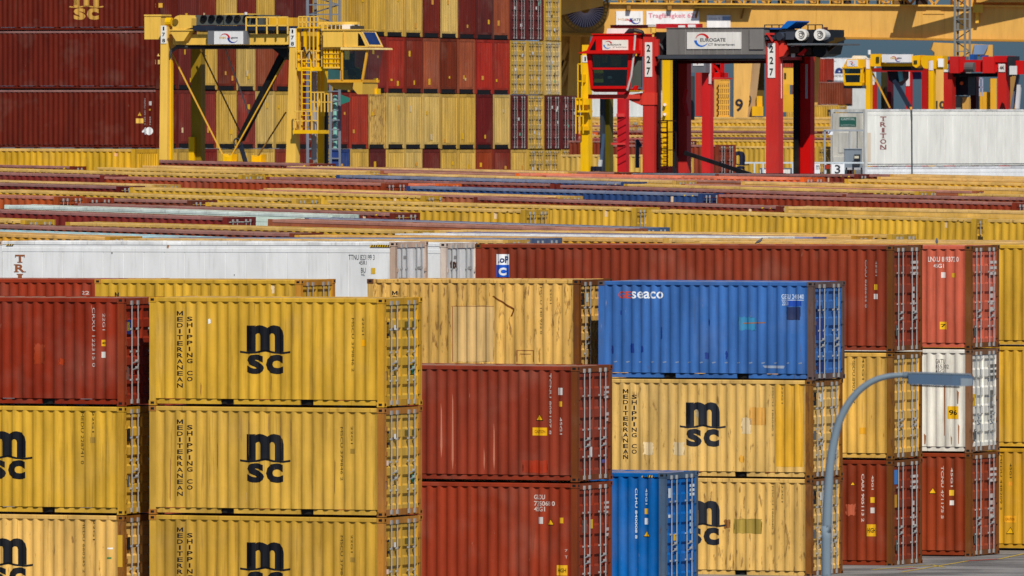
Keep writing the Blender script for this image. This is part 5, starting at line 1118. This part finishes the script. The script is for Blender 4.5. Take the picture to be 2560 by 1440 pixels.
one('portal_block',lambda b:(L.poly(b,[(2328,124),(2334,106),(2482,112),(2482,141),(2336,141),(2336,130)],.6,2.6)),CRD); one('leg',lambda b:L.box(b,2500,2540,170,330,2.0,3.4),rgb((150,112,56),0)); one('bogie',lambda b:(L.box(b,2450,2490,230,330,1.6,2.6),L.box(b,2476,2492,196,330,.8,1.5)),rgb((214,158,40),0)); one('window_band',lambda b:L.poly(b,[(2436,112),(2472,112),(2460,136),(2432,136)],.2,.55),rgb((110,130,160),0)); one('handrail',lambda b:rails(L,b,2434,2456,196,240,3,.6,.1),rgb((150,150,170),0))
# ---------------------------------------------------------------- masts, poles, boxes
def lattice(label,name,xs,y0,y1,sc,col,dy=1.2,n=14):
    global L,t
    L=Loc(xs[0],sc); t=thing(name,label,'light mast',L.base,(0,0,0),'lattice light masts'); L.yaw=0; L.kx=sc; L.ky=0
    for k,x in enumerate(xs):
        one('mast_leg',lambda b:L.bar(b,(x,y0),(x,y1),.13,0 if k%2==0 else dy),rgb(col,.1))
    one('lattice_bracing',lambda b:[L.bar(b,(xs[0] if i%2==0 else xs[-1],y0+(y1-y0)*i/n),(xs[-1] if i%2==0 else xs[0],y0+(y1-y0)*(i+1)/n),.06,0,dy) for i in range(n)],rgb(col,.1))
    one('lattice_bracing',lambda b:[L.bar(b,(xs[0],y0+(y1-y0)*i/n),(xs[-1],y0+(y1-y0)*i/n),.06,0) for i in range(n)],rgb(col,.1))
lattice('grey lattice mast rising behind the yellow carrier cab','lattice_mast',(769,788,826,848),-60,900,53.5,(112,118,128),1.0,40)
one('floodlight',lambda b:(L.poly(b,[(852,236),(876,246),(874,254),(862,258),(852,262)],-.5,.4),),rgb((40,110,98),0)); one('cable_drum',lambda b:b.tube(L.pt(837,238,.4),L.pt(837,372,.4),.11,12),rgb((140,196,184),0)); one('cable_wrap',lambda b:[L.bar(b,(830,268+i*37),(846,268+i*37),.05,.25) for i in range(3)],rgb((44,70,76),0)); one('base_box',lambda b:L.box(b,830,846,378,430,.1,.7),rgb((28,56,120),0))
lattice('grey lattice mast in front of the crane beam at the upper frame edge','lattice_mast',(2387,2396,2412,2426),-60,640,44.0,(120,120,116),.9,26)
L=Loc(2066,52.0,-.4,0.0); t=thing('sign_frame','thin grey pipe frame hung with a blue sign beside the white container','sign frame',L.base)
PG=rgb((150,156,164),0)
one('post',lambda b:L.bar(b,(2062,326),(2060,936),.09),PG); one('cross_pipe',lambda b:L.bar(b,(2058,326),(2160,326),.09),PG); one('post',lambda b:L.bar(b,(2159,326),(2159,936),.06,.3),PG); one('hanger_rod',lambda b:L.bar(b,(2124,328),(2124,371),.07),PG); one('hanger_rod',lambda b:L.bar(b,(2143,328),(2143,371),.05),rgb((90,96,104),0)); one('blue_sign',lambda b:L.box(b,2070,2082,329,337,-.05,-.01),rgb((216,220,226),0)); one('sign_mark',lambda b:L.poly(b,[(2070,334),(2074,329),(2077,329),(2073,335)],-.06,-.052),rgb((40,60,120),0))
L=Loc(2112,52.4,-.4,0.0); t=thing('switch_box','grey metal switch box on legs in front of the white container end','switch box',L.base)
one('housing',lambda b:L.box(b,2111,2155,373,419,0,.5),rgb((120,130,140),0)); one('lid',lambda b:L.box(b,2110,2156,371,373,-.05,.55),rgb((140,148,156),0)); one('instrument',lambda b:(L.box(b,2136,2151,386,400,-.1,-.002),L.box(b,2132,2150,402,415,-.12,-.002)),rgb((40,44,50),0)); one('warning_plate',lambda b:L.box(b,2136,2147,390,396,-.13,-.102),rgb((196,190,170),0))
for x in (2114,2131,2152): one('leg',lambda b:L.box(b,x,x+4,419,940,.1,.3),rgb((52,58,66),0))
L=Loc(2030,52.8,-.4,0.0); t=thing('barrier_rail','low pale railing with white boards behind the red carrier legs','railing',L.base)
one('rail',lambda b:(L.box(b,1862,2160,405,409,0,.08)),rgb((186,196,204),0)); 
for x in (1884,1906,1948,1980,2022,2062,2108): one('post',lambda b:L.box(b,x,x+4,409,940,0,.08),rgb((186,196,204),0))
one('white_board',lambda b:L.box(b,2026,2050,410,470,-.06,-.002),rgb((226,228,232),0)); one('white_board',lambda b:L.box(b,2079,2110,410,470,-.06,-.002),rgb((230,232,236),0)); L.sign('number',t,lambda f:txt(f,'3',2087,2101,412,434,.02),-.07,(60,62,66)); L.sign('lettering',t,lambda f:txt(f,'m',2040,2049,413,424,.02),-.07,(120,124,130)); one('red_marker',lambda b:L.box(b,2062,2076,412,422,-.06,-.002),rgb((170,50,40),0)); one('white_block',lambda b:(L.box(b,1900,1926,420,470,.3,.9),L.box(b,1952,1980,420,470,.3,.9)),rgb((222,220,214),0))
L=Loc(2278,55.5,-.4,0.0); t=thing('whip_pole','slender dark whip pole with a small amber tip before the white container','pole',L.base)
one('pole_shaft',lambda b:(L.bar(b,(2279,300),(2284,960),.07),L.bar(b,(2278,274),(2279,300),.09)),rgb((70,80,84),0)); one('tip_lamp',lambda b:b.tube(L.pt(2277,275),L.pt(2277,267),.05,8,.07),rgb((236,170,70),0))
# ---------------------------------------------------------------- street lamp near us
L=Loc(2066,196.0,0.0,0.0); t=thing('street_lamp','curved grey street lamp arching over the right-hand stacks','street lamp',L.base)
LG=rgb((116,132,144),0)
pts=[(2067,2660),(2066,1440),(2067,1330),(2070,1240),(2076,1160),(2086,1100),(2100,1050),(2122,1008),(2150,975),(2182,953),(2215,942),(2248,938),(2280,938)]
def pole(b):
    q=[]
    for i in range(len(pts)-1):
        p0,p1,p2,p3=[Vector(pts[max(0,min(len(pts)-1,i+k))]) for k in (-1,0,1,2)]
        for j in range(5):
            u=j/5; q.append(.5*((2*p1)+(p2-p0)*u+(2*p0-5*p1+4*p2-p3)*u*u+(3*p1-p0-3*p2+p3)*u**3))
    q.append(Vector(pts[-1])); n=len(q)
    b.sweep([L.pt(a.x,a.y) for a in q],lambda i:.062-.031*min(1,max(0,(i-8)/(n-9))))
one('pole_shaft',pole,LG,smooth=True)
one('lamp_head',lambda b:(L.poly(b,[(2270,935),(2280,934),(2428,938),(2434,943),(2432,964),(2402,965),(2272,960)],-.15,.15)),rgb((72,94,118),0)); one('head_cover',lambda b:L.poly(b,[(2272,931),(2288,930),(2428,934.5),(2428,937),(2280,932.8),(2272,933.8)],-.155,.155),rgb((112,124,134),0)); one('lens',lambda b:L.poly(b,[(2276,962.2),(2400,967),(2400,969.5),(2280,965)],-.12,.12),rgb((60,68,76),0)); one('collar',lambda b:b.tube(L.pt(2258,938),L.pt(2276,938.5),.045,14),rgb((96,110,122),0)); one('access_door',lambda b:L.box(b,2061,2071,1436,1500,-.068,-.06),rgb((104,120,132),0)); one('end_cap',lambda b:L.poly(b,[(2402,945),(2431,946),(2430,964),(2402,965)],-.153,-.1501),rgb((124,136,146),0))
# ---------------------------------------------------------------- pigeons on the long dark red roof
for px,py,fl,lab in ((1898,604,1,'grey pigeon walking on the edge of the long dark red container roof'),(2342,605,-1,'small dark pigeon perched above the salmon pink container')):
    b=P(px,py+8,91.5); tt=thing('pigeon',lab,'bird',b,(0,0,0),'pigeons'); b_=None
    g=lambda x,z:((x*.62,0,z*.75+.02) if fl>0 else (0,x*.6,z*.75+.02))
    grow('body',tt,[(g(0,.10),.042),(g(.07,.14),.036),(g(.11,.19),.022),(g(.13,.225),.021),(g(.17,.22),.006),(g(-.09,.07),.028),(g(-.19,.02),.012)],[(0,1),(1,2),(2,3),(3,4),(0,5),(5,6)],(92,94,104),1)
    MB().tube((.01,-.02,-.02),(.01,-.02,.1),.006,5).build('leg',tt,(170,90,80)); MB().tube((.01,.02,-.02),(.01,.02,.1),.006,5).build('leg',tt,(170,90,80))
# ---------------------------------------------------------------- ground
m,N,Lk,B=mat('worn_asphalt')
tc=N.new('ShaderNodeTexCoord'); n1=N.new('ShaderNodeTexNoise'); n1.inputs['Scale'].default_value=.35; n1.inputs['Detail'].default_value=8
n2=N.new('ShaderNodeTexNoise'); n2.inputs['Scale'].default_value=9; n2.inputs['Detail'].default_value=4
Lk.new(tc.outputs['Object'],n1.inputs['Vector']); Lk.new(tc.outputs['Object'],n2.inputs['Vector'])
cr=N.new('ShaderNodeValToRGB'); cr.color_ramp.elements[0].position=.36; cr.color_ramp.elements[0].color=(.10,.098,.094,1); cr.color_ramp.elements[1].position=.62; cr.color_ramp.elements[1].color=(.27,.262,.25,1)
mx=N.new('ShaderNodeMath'); mx.operation='MULTIPLY_ADD'; mx.inputs[1].default_value=.3; Lk.new(n2.outputs['Fac'],mx.inputs[0]); Lk.new(n1.outputs['Fac'],mx.inputs[2])
sb_=N.new('ShaderNodeMath'); sb_.operation='SUBTRACT'; sb_.inputs[1].default_value=.15; Lk.new(mx.outputs[0],sb_.inputs[0]); Lk.new(sb_.outputs[0],cr.inputs[0]); Lk.new(cr.outputs[0],B.inputs['Base Color']); B.inputs['Roughness'].default_value=.85
g=MB(); ys=[-300,300,305,312,320,333,8000]
vs=[(x,y,ground_z(y)) for y in ys for x in (-4000,4000)]
g.add(vs,[(2*i,2*i+1,2*i+3,2*i+2) for i in range(len(ys)-1)])
gr=g.build('ground',None,None,(m,)); gr['kind']='structure'
# worn paint lines on the asphalt
def ground_pt(px,py):
    a=P(px,py,90)-Vector((0,0,CAMH)); o=Vector((0,0,CAMH)); k=1.0
    for _ in range(30):
        p=o+a*k; k*= (CAMH-(ground_z(p.y)+.008))/(CAMH-p.z)
    return o+a*k
for a,c,w,col in (((2180,1424),(2330,1412),.12,(196,170,60)),((2245,1423),(2290,1420),.2,(190,60,50)),((2255,1430),(2420,1402),.1,(200,170,70)),((2418,1402),(2500,1397),.18,(190,60,50)),((2330,1412),(2360,1418),.1,(196,170,60)),((2495,1398),(2560,1384),.1,(200,172,70))):
    p,q=ground_pt(*a),ground_pt(*c); d=(q-p).normalized().cross(Vector((0,0,1)))*w/2
    n=6; V=[]
    for i in range(n+1):
        e=p+(q-p)*i/n
        for sgn in (-1,1): k=e+d*sgn; V.append((k.x,k.y,ground_z(k.y)+.008))
    o=MB().add(V,[(2*i,2*i+1,2*i+3,2*i+2) for i in range(n)]).build('road_marking',None,rgb(col,.4),(PAINT,)); o['kind']='structure'
# ---------------------------------------------------------------- light, sky, camera
EL=math.radians(42); sdir=Vector((.237*math.cos(EL),-.971*math.cos(EL),math.sin(EL)))
sd=bpy.data.lights.new('sun','SUN'); sd.energy=4.2; sd.angle=math.radians(.5); sd.color=(1,.93,.81)
so=bpy.data.objects.new('sun',sd); COL.objects.link(so); so.rotation_euler=sdir.to_track_quat('Z','Y').to_euler()
w=bpy.data.worlds.new('World'); SC.world=w; w.use_nodes=True
bg=w.node_tree.nodes['Background']; sk=w.node_tree.nodes.new('ShaderNodeTexSky'); sk.sky_type='NISHITA'; sk.sun_disc=False; sk.sun_elevation=EL; sk.sun_rotation=math.atan2(.237,-.971); sk.dust_density=1.3; sk.ozone_density=2.0
tn=w.node_tree.nodes.new('ShaderNodeMixRGB'); tn.blend_type='MULTIPLY'; tn.inputs[0].default_value=1; tn.inputs[2].default_value=(.52,.80,1.22,1)
w.node_tree.links.new(sk.outputs[0],tn.inputs[1]); w.node_tree.links.new(tn.outputs[0],bg.inputs[0]); bg.inputs[1].default_value=.052
cd=bpy.data.cameras.new('camera'); cam=bpy.data.objects.new('camera',cd); COL.objects.link(cam); SC.camera=cam
cd.sensor_width=36; cd.lens=36*F/2560; cd.clip_start=1; cd.clip_end=20000; cam.location=(0,0,CAMH); cam.rotation_euler=(PI/2-PHI,0,0)
cd.dof.use_dof=True; cd.dof.focus_distance=300; cd.dof.aperture_fstop=9
SC.view_settings.view_transform='Standard'; SC.view_settings.look='None'; SC.view_settings.exposure=0.0; SC.view_settings.gamma=1.0
